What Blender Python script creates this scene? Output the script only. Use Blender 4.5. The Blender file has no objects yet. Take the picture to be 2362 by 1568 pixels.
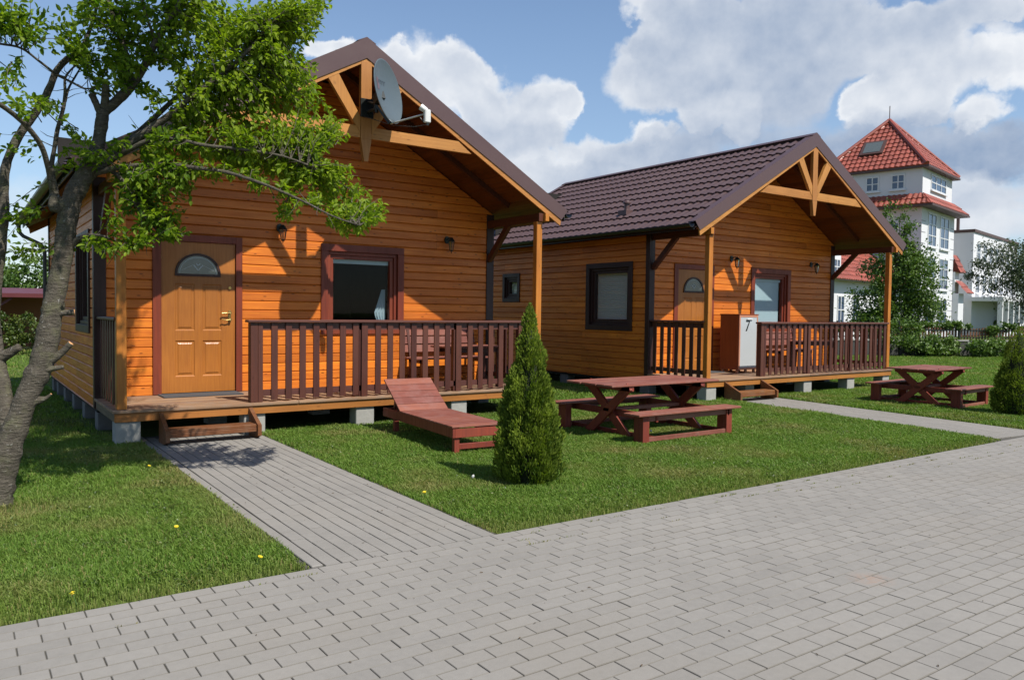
import bpy, math, random
import numpy as np
from mathutils import Vector, Matrix
random.seed(7); RNG = np.random.default_rng(7)
R = math.radians
scn = bpy.context.scene
col = scn.collection

# ------------------------------------------------------------------ camera
CY, CP, CR = -0.6152, -0.0361, 0.0124
CAM = np.array([-1.4225, -9.6526, 1.5431]); FPX = 1812.3
_r = np.array([math.cos(CY), math.sin(CY), 0.0]); _h = np.array([-math.sin(CY), math.cos(CY), 0.0])
_f = _h * math.cos(CP) + np.array([0, 0, math.sin(CP)]); _u = -_h * math.sin(CP) + np.array([0, 0, math.cos(CP)])
_R = _r * math.cos(CR) + _u * math.sin(CR); _U = -_r * math.sin(CR) + _u * math.cos(CR)
cd = bpy.data.cameras.new("camera"); cam = bpy.data.objects.new("camera", cd); col.objects.link(cam)
cd.sensor_width = 36.0; cd.lens = 36.0 * FPX / 2361.0; cd.clip_start = 0.05; cd.clip_end = 2000
M = Matrix(((_R[0], _U[0], -_f[0], CAM[0]), (_R[1], _U[1], -_f[1], CAM[1]), (_R[2], _U[2], -_f[2], CAM[2]), (0, 0, 0, 1)))
cam.matrix_world = M
scn.camera = cam
def ray(u, v):
    a = (u - 1180.5) / FPX; b = -(v - 784) / FPX
    return _f + a * _R + b * _U
def at_y(u, v, y):
    d = ray(u, v); return CAM + d * ((y - CAM[1]) / d[1])

# ------------------------------------------------------------------ light
scn.view_settings.view_transform = 'Standard'; scn.view_settings.look = 'None'
scn.view_settings.exposure = 0.45; scn.view_settings.gamma = 1.0
SUN = Vector((0.135, -0.585, 0.80)).normalized()
sd = bpy.data.lights.new("sun", 'SUN'); sd.energy = 5.0; sd.angle = R(0.55); sd.color = (1.0, 0.955, 0.88)
so = bpy.data.objects.new("sun", sd); col.objects.link(so); so.location = (0, -20, 30)
so.rotation_euler = SUN.to_track_quat('Z', 'Y').to_euler()

# node helper ------------------------------------------------------
class NT:
    def __init__(s, tree): s.t = tree; s.n = tree.nodes; s.l = tree.links; s.n.clear()
    def new(s, typ, **kw):
        n = s.n.new(typ)
        for k, v in kw.items(): setattr(n, k, v)
        return n
    def put(s, n, i, v):
        if v is None: return
        if isinstance(v, bpy.types.NodeSocket): s.l.new(v, n.inputs[i])
        else: n.inputs[i].default_value = v
    def m(s, op, a, b=None, c=None, clamp=False):
        n = s.new('ShaderNodeMath', operation=op); n.use_clamp = clamp
        s.put(n, 0, a); s.put(n, 1, b); s.put(n, 2, c); return n.outputs[0]
    def vm(s, op, a, b=None, scale=None):
        n = s.new('ShaderNodeVectorMath', operation=op); s.put(n, 0, a); s.put(n, 1, b)
        if scale is not None: s.put(n, 3, scale)
        return n.outputs['Value'] if op in ('LENGTH', 'DOT_PRODUCT', 'DISTANCE') else n.outputs[0]
    def mix(s, f, a, b, blend='MIX'):
        n = s.new('ShaderNodeMix', data_type='RGBA', blend_type=blend)
        s.put(n, 0, f); s.put(n, 6, a); s.put(n, 7, b); return n.outputs[2]
    def noise(s, vec, scale, detail=4, rough=.5, out='Fac'):
        n = s.new('ShaderNodeTexNoise'); s.put(n, 'Vector', vec); n.inputs['Scale'].default_value = scale
        n.inputs['Detail'].default_value = detail; n.inputs['Roughness'].default_value = rough; return n.outputs[out]
    def mr(s, v, a, b, c=0., d=1., smooth=False):
        n = s.new('ShaderNodeMapRange'); n.interpolation_type = 'SMOOTHSTEP' if smooth else 'LINEAR'
        s.put(n, 0, v); s.put(n, 1, a); s.put(n, 2, b); s.put(n, 3, c); s.put(n, 4, d); return n.outputs[0]
    def comb(s, x, y, z):
        n = s.new('ShaderNodeCombineXYZ'); s.put(n, 0, x); s.put(n, 1, y); s.put(n, 2, z); return n.outputs[0]
    def sep(s, v):
        n = s.new('ShaderNodeSeparateXYZ'); s.put(n, 0, v); return n.outputs
ALB = .75
def rgba(c): return (c[0] * ALB, c[1] * ALB, c[2] * ALB, 1.0)

# ------------------------------------------------------------------ sky (world)
w = bpy.data.worlds.new("World"); scn.world = w; w.use_nodes = True
S = NT(w.node_tree)
sky = S.new('ShaderNodeTexSky', sky_type='NISHITA'); sky.sun_disc = False
sky.sun_elevation = math.asin(SUN.z); sky.sun_rotation = math.atan2(SUN.x, SUN.y)
sky.air_density = 1.0; sky.dust_density = 0.2; sky.ozone_density = 3.2
bg1 = S.new('ShaderNodeBackground'); S.l.new(sky.outputs[0], bg1.inputs[0]); bg1.inputs[1].default_value = 0.11
geo = S.new('ShaderNodeTexCoord'); D = S.vm('NORMALIZE', geo.outputs['Generated'])
dx, dy, dz = S.sep(D)
az = S.m('ARCTAN2', dx, dy); el = S.m('ARCSINE', dz)
P0 = S.comb(az, el, 0.0)
nz = S.noise(P0, 9.0, 7, .58, 'Color'); nzv = S.vm('SUBTRACT', nz, (.5, .5, .5))
nz2 = S.noise(P0, 26.0, 4, .5, 'Color'); nzv2 = S.vm('SUBTRACT', nz2, (.5, .5, .5))
PW = S.vm('ADD', S.vm('ADD', P0, S.vm('SCALE', nzv, scale=0.10)), S.vm('SCALE', nzv2, scale=0.03))
# (u, v, ru, rv, weight, brightness): cloud masses by the direction they stand in
CL = [(745, 110, 60, 32, 1, 1), (800, 100, 40, 30, 1, 1), (900, 150, 80, 70, 1, .95), (965, 160, 95, 95, 1.1, 1), (1050, 190, 85, 85, 1, .9), (1110, 215, 70, 75, 1, .85),
      (1180, 270, 120, 80, .9, .7), (1285, 222, 70, 62, 1, .95), (1330, 220, 35, 30, .8, 1), (1120, 320, 110, 50, .6, .5), (1230, 310, 90, 55, .6, .5),
      (1245, 385, 75, 42, 1, .8), (1360, 340, 90, 42, 1, .85), (1490, 303, 55, 38, 1, .95), (1330, 400, 110, 45, .8, .45), (1450, 370, 120, 50, .8, .4),
      (1480, 25, 70, 48, 1, .8), (1590, 60, 130, 110, 1.3, .5), (1520, 170, 110, 90, 1.2, .62), (1670, 150, 190, 150, 1.4, .38), (1715, 265, 55, 65, 1.0, .95),
      (1620, 265, 70, 45, 1, .85), (1600, 330, 180, 50, .8, .3), (1850, 90, 190, 140, 1.4, .4), (1800, 240, 120, 90, .9, .25), (2050, 235, 120, 65, 1.1, .95),
      (1990, 230, 60, 45, 1, .9), (2130, 170, 150, 100, 1.1, .75), (2040, 90, 150, 100, 1.2, .6), (2310, 140, 90, 90, 1.1, 1), (2260, 268, 65, 40, 1, .9), (2200, 30, 200, 60, 1, .5),
      (2330, 10, 60, 30, 1, .8), (2000, 330, 260, 60, .9, .22), (2280, 350, 180, 55, 1, .15), (2270, 440, 190, 55, .8, .62), (2300, 520, 190, 60, .7, .7), (2150, 250, 60, 60, 1, .75),
      (60, 450, 150, 60, .36, .75), (180, 520, 140, 60, .42, .75), (20, 560, 120, 60, .4, .8), (1100, 400, 200, 70, .34, .5)]
# clouds the photograph does not show, elsewhere in the sky
for k in range(7):
    CL.append((None, (R(80 + 34 * k + (k * 37) % 19), R(12 + (k * 53) % 30)), .18 + .05 * (k % 3), .09, 1, .6))
dens = 0.0; brt = 0.0; first = True
for c in CL:
    if c[0] is None:
        a0, e0 = c[1]; a0 = (a0 + math.pi) % (2 * math.pi) - math.pi; ra, re = c[2], c[3]
    else:
        d0 = ray(c[0], c[1]); d0 = d0 / np.linalg.norm(d0); a0 = math.atan2(d0[0], d0[1]); e0 = math.asin(d0[2])
        d1 = ray(c[0] + c[2], c[1]); d1 /= np.linalg.norm(d1); d2 = ray(c[0], c[1] - c[3]); d2 /= np.linalg.norm(d2)
        ra = abs(math.atan2(d1[0], d1[1]) - a0); re = abs(math.asin(d2[2]) - e0)
    q = S.vm('SUBTRACT', PW, (a0, e0, 0)); q = S.vm('MULTIPLY', q, (1 / (ra * 1.12), 1 / (re * 1.12), 0))
    fall = S.m('SUBTRACT', 1.0, S.vm('DOT_PRODUCT', q, q), clamp=True)
    fall = S.m('MULTIPLY', fall, c[4])
    if first: dens, brt, first = fall, S.m('MULTIPLY', fall, c[5]), False
    else:
        dens = S.m('ADD', dens, fall); brt = S.m('MULTIPLY_ADD', fall, c[5], brt)
bm = S.m('DIVIDE', brt, S.m('MAXIMUM', dens, .001))
nA = S.noise(P0, 11.0, 8, .55); nB = S.noise(S.vm('ADD', P0, (0.004, 0.018, 0)), 11.0, 8, .55)
dn = S.m('ADD', dens, S.m('MULTIPLY', S.m('SUBTRACT', nA, .5), .75))
cover = S.mr(dn, .12, .74, smooth=True)
billow = S.m('MULTIPLY', S.m('SUBTRACT', nA, nB), -1.1)
edge = S.mr(dens, .15, 1.2, .20, -.22)
bf = S.m('ADD', S.m('ADD', bm, billow), S.m('MULTIPLY', edge, bm), clamp=True)
ccol = S.mix(bf, (.29, .385, .55, 1), (.90, .925, .96, 1))
bg2 = S.new('ShaderNodeBackground'); S.l.new(ccol, bg2.inputs[0]); bg2.inputs[1].default_value = .73
# thin pale veil near the horizon
veil = S.mr(el, 0.0, .5, .40, 0.04, smooth=True)
bgv = S.new('ShaderNodeBackground'); bgv.inputs[0].default_value = (.29, .38, .49, 1)
mx0 = S.new('ShaderNodeMixShader'); S.l.new(veil, mx0.inputs[0]); S.l.new(bg1.outputs[0], mx0.inputs[1]); S.l.new(bgv.outputs[0], mx0.inputs[2])
mx = S.new('ShaderNodeMixShader'); S.l.new(S.m('MULTIPLY', cover, .96), mx.inputs[0]); S.l.new(mx0.outputs[0], mx.inputs[1]); S.l.new(bg2.outputs[0], mx.inputs[2])
wo = S.new('ShaderNodeOutputWorld'); S.l.new(mx.outputs[0], wo.inputs[0])
w.cycles.sampling_method = 'MANUAL'; w.cycles.sample_map_resolution = 512

# ------------------------------------------------------------------ materials
def mat(name):
    m = bpy.data.materials.new(name); m.use_nodes = True; n = NT(m.node_tree)
    b = n.new('ShaderNodeBsdfPrincipled'); o = n.new('ShaderNodeOutputMaterial'); n.l.new(b.outputs[0], o.inputs[0])
    return m, n, b, o
def attr(n, name='rnd'):
    a = n.new('ShaderNodeAttribute'); a.attribute_name = name; return a.outputs['Fac']
def bump(n, b, h, strength=.3, dist=.01):
    u = n.new('ShaderNodeBump'); u.inputs['Strength'].default_value = strength; u.inputs['Distance'].default_value = dist
    n.l.new(h, u.inputs['Height']); n.l.new(u.outputs[0], b.inputs['Normal'])
def wood(name, c1, c2, axis='x', rough=.5, knots=.5, var=.35, fine=1.0, wear=None, spec=.35):
    m, n, b, o = mat(name)
    tc = n.new('ShaderNodeTexCoord'); r = attr(n)
    off = n.comb(n.m('MULTIPLY', r, 13.7), n.m('MULTIPLY', r, 7.3), n.m('MULTIPLY', r, 5.1))
    v = n.vm('ADD', tc.outputs['Object'], off)
    sc = {'x': (1.1, 22, 22), 'y': (22, 1.1, 22), 'z': (22, 22, 1.1)}[axis]
    k = {'x': (3.4, 10, 10), 'y': (10, 3.4, 10), 'z': (10, 10, 3.4)}[axis]
    g = n.noise(n.vm('MULTIPLY', v, sc), 1.6 * fine, 6, .62)
    big = n.noise(v, 1.7, 3, .5)
    base = n.mix(n.mr(g, .3, .72), rgba(c1), rgba(c2))
    f = n.m('ADD', n.mr(r, 0, 1, 1 - var, 1 + var * .7), n.mr(big, .3, .7, -.12, .12))
    base = n.mix(1.0, base, n.comb(f, n.m('MULTIPLY', f, n.mr(r, 0, 1, .93, 1.04)), f), 'MULTIPLY')
    if knots:
        vo = n.new('ShaderNodeTexVoronoi'); n.l.new(n.vm('MULTIPLY', v, k), vo.inputs['Vector']); vo.inputs['Scale'].default_value = 1.6
        kk = n.mr(vo.outputs['Distance'], .07, .19, knots, 0, smooth=True)
        base = n.mix(kk, base, rgba([x * .28 for x in c2]))
    if wear is not None:
        wn = n.noise(tc.outputs['Object'], 6, 6, .65)
        base = n.mix(n.mr(wn, .45, .75, 0, .6), base, rgba(wear))
    n.l.new(base, b.inputs['Base Color']); b.inputs['Specular IOR Level'].default_value = spec
    n.put(b, 'Roughness', n.mr(g, .3, .7, rough - .08, rough + .12))
    bump(n, b, g, .25, .004)
    return m
def plain(name, c, rough=.5, metal=0., var=.12, scale=8, spec=.5, bmp=0):
    m, n, b, o = mat(name); tc = n.new('ShaderNodeTexCoord')
    z = n.noise(tc.outputs['Object'], scale, 5, .6)
    n.l.new(n.mix(z, rgba([x * (1 - var) for x in c]), rgba([min(1, x * (1 + var)) for x in c])), b.inputs['Base Color'])
    b.inputs['Metallic'].default_value = metal; b.inputs['Specular IOR Level'].default_value = spec
    n.put(b, 'Roughness', n.mr(z, .3, .7, rough - .06, rough + .06))
    if bmp: bump(n, b, z, bmp, .01)
    return m
def glass(name, tint=(.9, .95, .95), refl=.08):
    m, n, b, o = mat(name); n.n.remove(b)
    t = n.new('ShaderNodeBsdfTransparent'); t.inputs[0].default_value = (*tint, 1)
    g = n.new('ShaderNodeBsdfGlossy'); g.inputs['Roughness'].default_value = .02; g.inputs[0].default_value = (1, 1, 1, 1)
    f = n.new('ShaderNodeFresnel'); f.inputs[0].default_value = 1.5
    x = n.new('ShaderNodeMixShader'); n.l.new(n.m('MULTIPLY_ADD', f.outputs[0], refl * 2, .004, clamp=True), x.inputs[0])
    n.l.new(t.outputs[0], x.inputs[1]); n.l.new(g.outputs[0], x.inputs[2]); n.l.new(x.outputs[0], o.inputs[0]); return m
MT = {}
SID1, SID2 = (.86, .262, .028), (.60, .138, .013)
MT['siding_x'] = wood('stained_siding', SID1, SID2, 'x', .42, .85, .2)
MT['siding_y'] = wood('stained_siding_side', SID1, SID2, 'y', .42, .85, .2)
MT['trim'] = wood('red_brown_trim', (.27, .052, .022), (.17, .034, .015), 'z', .45, .1, .15)
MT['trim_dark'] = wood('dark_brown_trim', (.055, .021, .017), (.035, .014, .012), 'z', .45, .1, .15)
MT['rail'] = wood('dark_brown_rail', (.125, .043, .028), (.075, .025, .018), 'z', .42, .35, .22)
MT['rail_x'] = wood('dark_brown_rail_top', (.15, .06, .045), (.10, .038, .029), 'x', .36, .2, .15)
MT['truss'] = wood('honey_truss', (.56, .25, .065), (.42, .165, .035), 'x', .5, .45, .12)
MT['truss_z'] = wood('honey_truss_upright', (.56, .25, .065), (.42, .165, .035), 'z', .5, .45, .12)
MT['post'] = wood('stained_post', (.60, .24, .035), (.42, .13, .018), 'z', .42, .4, .1)
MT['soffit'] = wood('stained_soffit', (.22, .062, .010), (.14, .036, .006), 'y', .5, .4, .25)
MT['beam'] = wood('dark_stained_beam', (.13, .036, .014), (.08, .022, .01), 'y', .5, .2, .12)
MT['deck'] = wood('weathered_deck', (.40, .245, .14), (.24, .13, .07), 'x', .65, .3, .3, wear=(.30, .24, .19))
MT['fascia'] = wood('honey_fascia', (.50, .215, .045), (.38, .14, .025), 'x', .5, .4, .12)
MT['fascia_y'] = wood('weathered_side_beam', (.20, .14, .09), (.12, .08, .05), 'y', .6, .3, .12)
MT['step'] = wood('stained_step', (.26, .10, .03), (.16, .055, .018), 'x', .5, .3, .2, wear=(.24, .15, .09))
MT['door'] = wood('golden_oak_door', (.47, .175, .032), (.36, .12, .02), 'z', .36, 0, 0, fine=1.6)
MT['picnic'] = wood('red_brown_picnic', (.30, .102, .066), (.21, .062, .042), 'x', .55, .15, .22, wear=(.32, .18, .14))
MT['picnic_y'] = wood('red_brown_slats', (.30, .102, .066), (.21, .062, .042), 'x', .55, .15, .2, wear=(.29, .15, .13))
MT['picnic_z'] = wood('red_brown_leg', (.27, .052, .030), (.18, .036, .022), 'z', .5, .2, .2)
MT['concrete'] = plain('concrete_block', (.38, .37, .335), .9, var=.25, scale=14, bmp=.4)
MT['concrete_shade'] = plain('shade_toned_concrete_block', (.17, .165, .155), .9, var=.3, scale=12, bmp=.4)  # concrete toned down: shade under the side walls put into the colour
MT['roofmetal'] = plain('brown_roof_sheet', (.096, .056, .054), .42, 0, .1, 3)
MT['flash'] = plain('brown_flashing', (.112, .062, .058), .40, 0, .06, 2)
MT['gutter'] = plain('black_gutter', (.018, .018, .02), .35, 0, .1, 3)
MT['black'] = plain('black_metal', (.02, .024, .022), .4, .2, .1, 10)
MT['iron'] = plain('dark_lantern_metal', (.03, .04, .036), .4, .5, .2, 20)
MT['silver'] = plain('silver_metal', (.6, .6, .6), .3, .8, .05, 20)
MT['brass'] = plain('brass', (.55, .36, .12), .28, .9, .1, 20)
MT['dish'] = plain('grey_dish', (.105, .135, .15), .38, 0, .04, 4)
MT['dishmark'] = plain('faded_dish_logo', (.19, .12, .14), .5, 0, .3, 30)
MT['dishmark2'] = plain('faded_dish_letters', (.06, .075, .09), .5, 0, .3, 30)
MT['white'] = plain('white_plastic', (.75, .75, .72), .4, 0, .05, 10)
MT['glass'] = glass('window_glass'); MT['glass_dim'] = glass('lantern_glass', (.75, .75, .68), .5)
MT['fanglass'] = plain('leaded_glass', (.045, .055, .05), .12, 0, .3, 25, spec=.8)
MT['lead'] = plain('lead_strip', (.35, .38, .4), .35, .6, .1, 30)
MT['blind'] = plain('pale_blind', (.50, .53, .52), .7, 0, .04, 3)
MT['blind_blue'] = plain('blue_grey_blind', (.45, .56, .60), .6, 0, .03, 3)
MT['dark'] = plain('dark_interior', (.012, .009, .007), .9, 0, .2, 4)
MT['mat'] = plain('grey_door_mat', (.07, .072, .078), .95, 0, .3, 120, bmp=.6)
MT['cab'] = wood('cherry_cabinet_side', (.30, .075, .026), (.22, .05, .018), 'z', .35, 0, 0)
MT['cabtrim'] = plain('pale_cabinet_frame', (.62, .27, .16), .4, 0, .08, 12)
MT['frost'] = plain('frosted_glass_door', (.52, .55, .56), .35, 0, .04, 3)
MT['cut'] = plain('fresh_cut_wood', (.72, .36, .15), .8, 0, .2, 60)
MT['render'] = plain('white_render', (.78, .78, .80), .85, 0, .05, .6)
MT['bframe'] = plain('white_window_frame', (.8, .8, .8), .4, 0, .03, 3)
MT['bglass'] = plain('dark_window_glass', (.06, .09, .16), .08, 0, .4, .7, spec=.9)
MT['brown'] = plain('brown_trim_paint', (.10, .05, .04), .5, 0, .1, 2)
MT['fencewood'] = wood('brown_fence', (.17, .075, .035), (.10, .042, .02), 'z', .7, .2, .4)
MT['plinth'] = plain('dark_plinth', (.06, .06, .055), .9, 0, .3, 3)
MT['shelter'] = plain('dark_red_shelter', (.13, .022, .024), .5, 0, .15, 3)
MT['shelterwall'] = plain('terracotta_wall', (.33, .13, .065), .8, 0, .1, 1.5)
MT['yellow'] = plain('yellow_petals', (.80, .62, .02), .6, 0, .1, 40)
MT['stem'] = plain('green_stem', (.08, .16, .03), .6, 0, .1, 40)
MT['puff'] = plain('white_seed_head', (.62, .62, .58), .9, 0, .1, 60)

def tile_mat(name, c):
    m, n, b, o = mat(name); tc = n.new('ShaderNodeTexCoord'); r = attr(n)
    z = n.noise(tc.outputs['Object'], 2.5, 4)
    f = n.m('ADD', n.mr(r, 0, 1, .75, 1.2), n.mr(z, .3, .7, -.12, .12))
    n.l.new(n.mix(1.0, rgba(c), n.comb(f, f, f), 'MULTIPLY'), b.inputs['Base Color']); b.inputs['Roughness'].default_value = .42
    return m
MT['redtile'] = tile_mat('red_clay_tile', (.33, .075, .045))

def paver_mat():
    m, n, b, o = mat('grey_concrete_pavers'); tc = n.new('ShaderNodeTexCoord'); r = attr(n)
    P = tc.outputs['Object']
    f1 = n.noise(P, 380, 3, .7); f2 = n.noise(P, 1.1, 5, .6); f3 = n.noise(P, 22, 5, .65)
    f = n.m('ADD', n.mr(r, 0, 1, .94, 1.04), n.mr(f1, .25, .75, -.10, .10))
    f = n.m('ADD', f, n.mr(f2, .3, .7, -.09, .07)); f = n.m('ADD', f, n.mr(f3, .3, .75, -.07, .05))
    c = n.mix(1.0, (0.225, 0.21, 0.189, 1), n.comb(f, f, f), 'MULTIPLY')
    st = n.mr(n.vm('DISTANCE', P, (2.95, -7.15, 0)), .02, .15, .32, 0)
    st = n.m('MULTIPLY', st, n.mr(n.noise(P, 30, 4), .35, .6))
    c = n.mix(st, c, (0.3375, 0.15, 0.0675, 1))
    for sc_, d_, k_ in ((2.2, .03, .75), (7.0, .035, .5)):
        vo = n.new('ShaderNodeTexVoronoi'); n.l.new(n.vm('ADD', P, n.vm('SCALE', n.noise(P, 25, 2, .5, 'Color'), scale=.03)), vo.inputs['Vector']); vo.inputs['Scale'].default_value = sc_
        c = n.mix(n.m('MULTIPLY', n.mr(vo.outputs['Distance'], d_ * .6, d_, k_, 0), n.mr(n.noise(P, 1.7, 3), .5, .6)), c, (0.0375, 0.03375, 0.02625, 1))
    c = n.mix(n.mr(n.noise(P, .55, 5, .65), .5, .75, 0, .4), c, (0.1575, 0.135, 0.105, 1))
    c = n.mix(n.m('MULTIPLY', attr(n, 'dirt'), n.mr(f2, .3, .7, .35, .75)), c, (0.09375, 0.084, 0.0675, 1))
    n.l.new(c, b.inputs['Base Color']); b.inputs['Roughness'].default_value = .82; b.inputs['Specular IOR Level'].default_value = .3
    bump(n, b, n.m('ADD', f1, f3), .35, .002); return m
MT['paver'] = paver_mat()
MT['bed'] = plain('joint_sand', (.085, .077, .062), .95, 0, .4, 60)

def soil_mat():
    m, n, b, o = mat('lawn_soil'); tc = n.new('ShaderNodeTexCoord'); P = tc.outputs['Object']
    a = n.noise(P, 3, 6, .65); c = n.noise(P, 40, 5, .7)
    x = n.mix(n.mr(a, .35, .7), (0.05625, 0.09375, 0.018, 1), (0.1125, 0.1275, 0.0375, 1))
    x = n.mix(n.mr(c, .45, .7), x, (0.0525, 0.0975, 0.015, 1))
    n.l.new(x, b.inputs['Base Color']); b.inputs['Roughness'].default_value = .95; b.inputs['Specular IOR Level'].default_value = .1
    bump(n, b, c, .7, .03); return m
MT['soil'] = soil_mat()

def leaf_mat(name, dark, light, tr=.35, rough=.42, spec=.4):
    m, n, b, o = mat(name); r = attr(n)
    c = n.mix(r, rgba(dark), rgba(light))
    n.l.new(c, b.inputs['Base Color']); b.inputs['Roughness'].default_value = rough; b.inputs['Specular IOR Level'].default_value = spec
    t = n.new('ShaderNodeBsdfTranslucent'); n.l.new(n.mix(1.0, c, (1.35, 1.5, .55, 1), 'MULTIPLY'), t.inputs[0])
    x = n.new('ShaderNodeMixShader'); x.inputs[0].default_value = tr
    n.l.new(b.outputs[0], x.inputs[1]); n.l.new(t.outputs[0], x.inputs[2]); n.l.new(x.outputs[0], o.inputs[0]); return m
MT['leaf'] = leaf_mat('plum_leaf', (.085, .175, .014), (.35, .45, .032), .5, .5, .2)
MT['leaf_far'] = leaf_mat('far_leaf', (.055, .115, .020), (.19, .29, .055), .25)
MT['leaf_grey'] = leaf_mat('willow_leaf', (.05, .075, .035), (.14, .175, .09), .25)
MT['thuja'] = leaf_mat('thuja_spray', (.05, .10, .014), (.31, .39, .05), .35, .6, .12)
MT['hedge'] = leaf_mat('hedge_leaf', (.04, .085, .012), (.17, .20, .035), .25)
MT['grassblade'] = None
def grass_mat():
    m, n, b, o = mat('grass_blade'); r = attr(n); d = attr(n, 'dry')
    c = n.mix(r, (0.07875, 0.1537, 0.0195, 1), (0.195, 0.2888, 0.0525, 1))
    c = n.mix(d, c, (0.285, 0.2325, 0.0975, 1))
    n.l.new(c, b.inputs['Base Color']); b.inputs['Roughness'].default_value = .5; b.inputs['Specular IOR Level'].default_value = .25
    t = n.new('ShaderNodeBsdfTranslucent'); n.l.new(n.mix(1.0, c, (1.2, 1.35, .6, 1), 'MULTIPLY'), t.inputs[0])
    x = n.new('ShaderNodeMixShader'); x.inputs[0].default_value = .35
    n.l.new(b.outputs[0], x.inputs[1]); n.l.new(t.outputs[0], x.inputs[2]); n.l.new(x.outputs[0], o.inputs[0]); return m
MT['grassblade'] = grass_mat()
def bark_mat():
    m, n, b, o = mat('plum_bark'); tc = n.new('ShaderNodeTexCoord'); P = tc.outputs['Object']
    a = n.noise(n.vm('MULTIPLY', P, (14, 14, 60)), 1.0, 6, .65); g = n.noise(P, 9, 6, .65); h = n.noise(P, 35, 5, .7)
    c = n.mix(n.mr(a, .3, .7), (0.045, 0.0375, 0.0285, 1), (0.1275, 0.111, 0.08625, 1))
    c = n.mix(n.mr(g, .5, .68, 0, .55), c, (0.1237, 0.1237, 0.06375, 1))
    c = n.mix(n.mr(h, .60, .70, 0, .7), c, (0.315, 0.3, 0.27, 1))
    n.l.new(c, b.inputs['Base Color']); b.inputs['Roughness'].default_value = .9; b.inputs['Specular IOR Level'].default_value = .2
    bump(n, b, n.m('ADD', a, n.m('MULTIPLY', h, .9)), 1.0, .02); return m
MT['bark'] = bark_mat()

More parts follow.
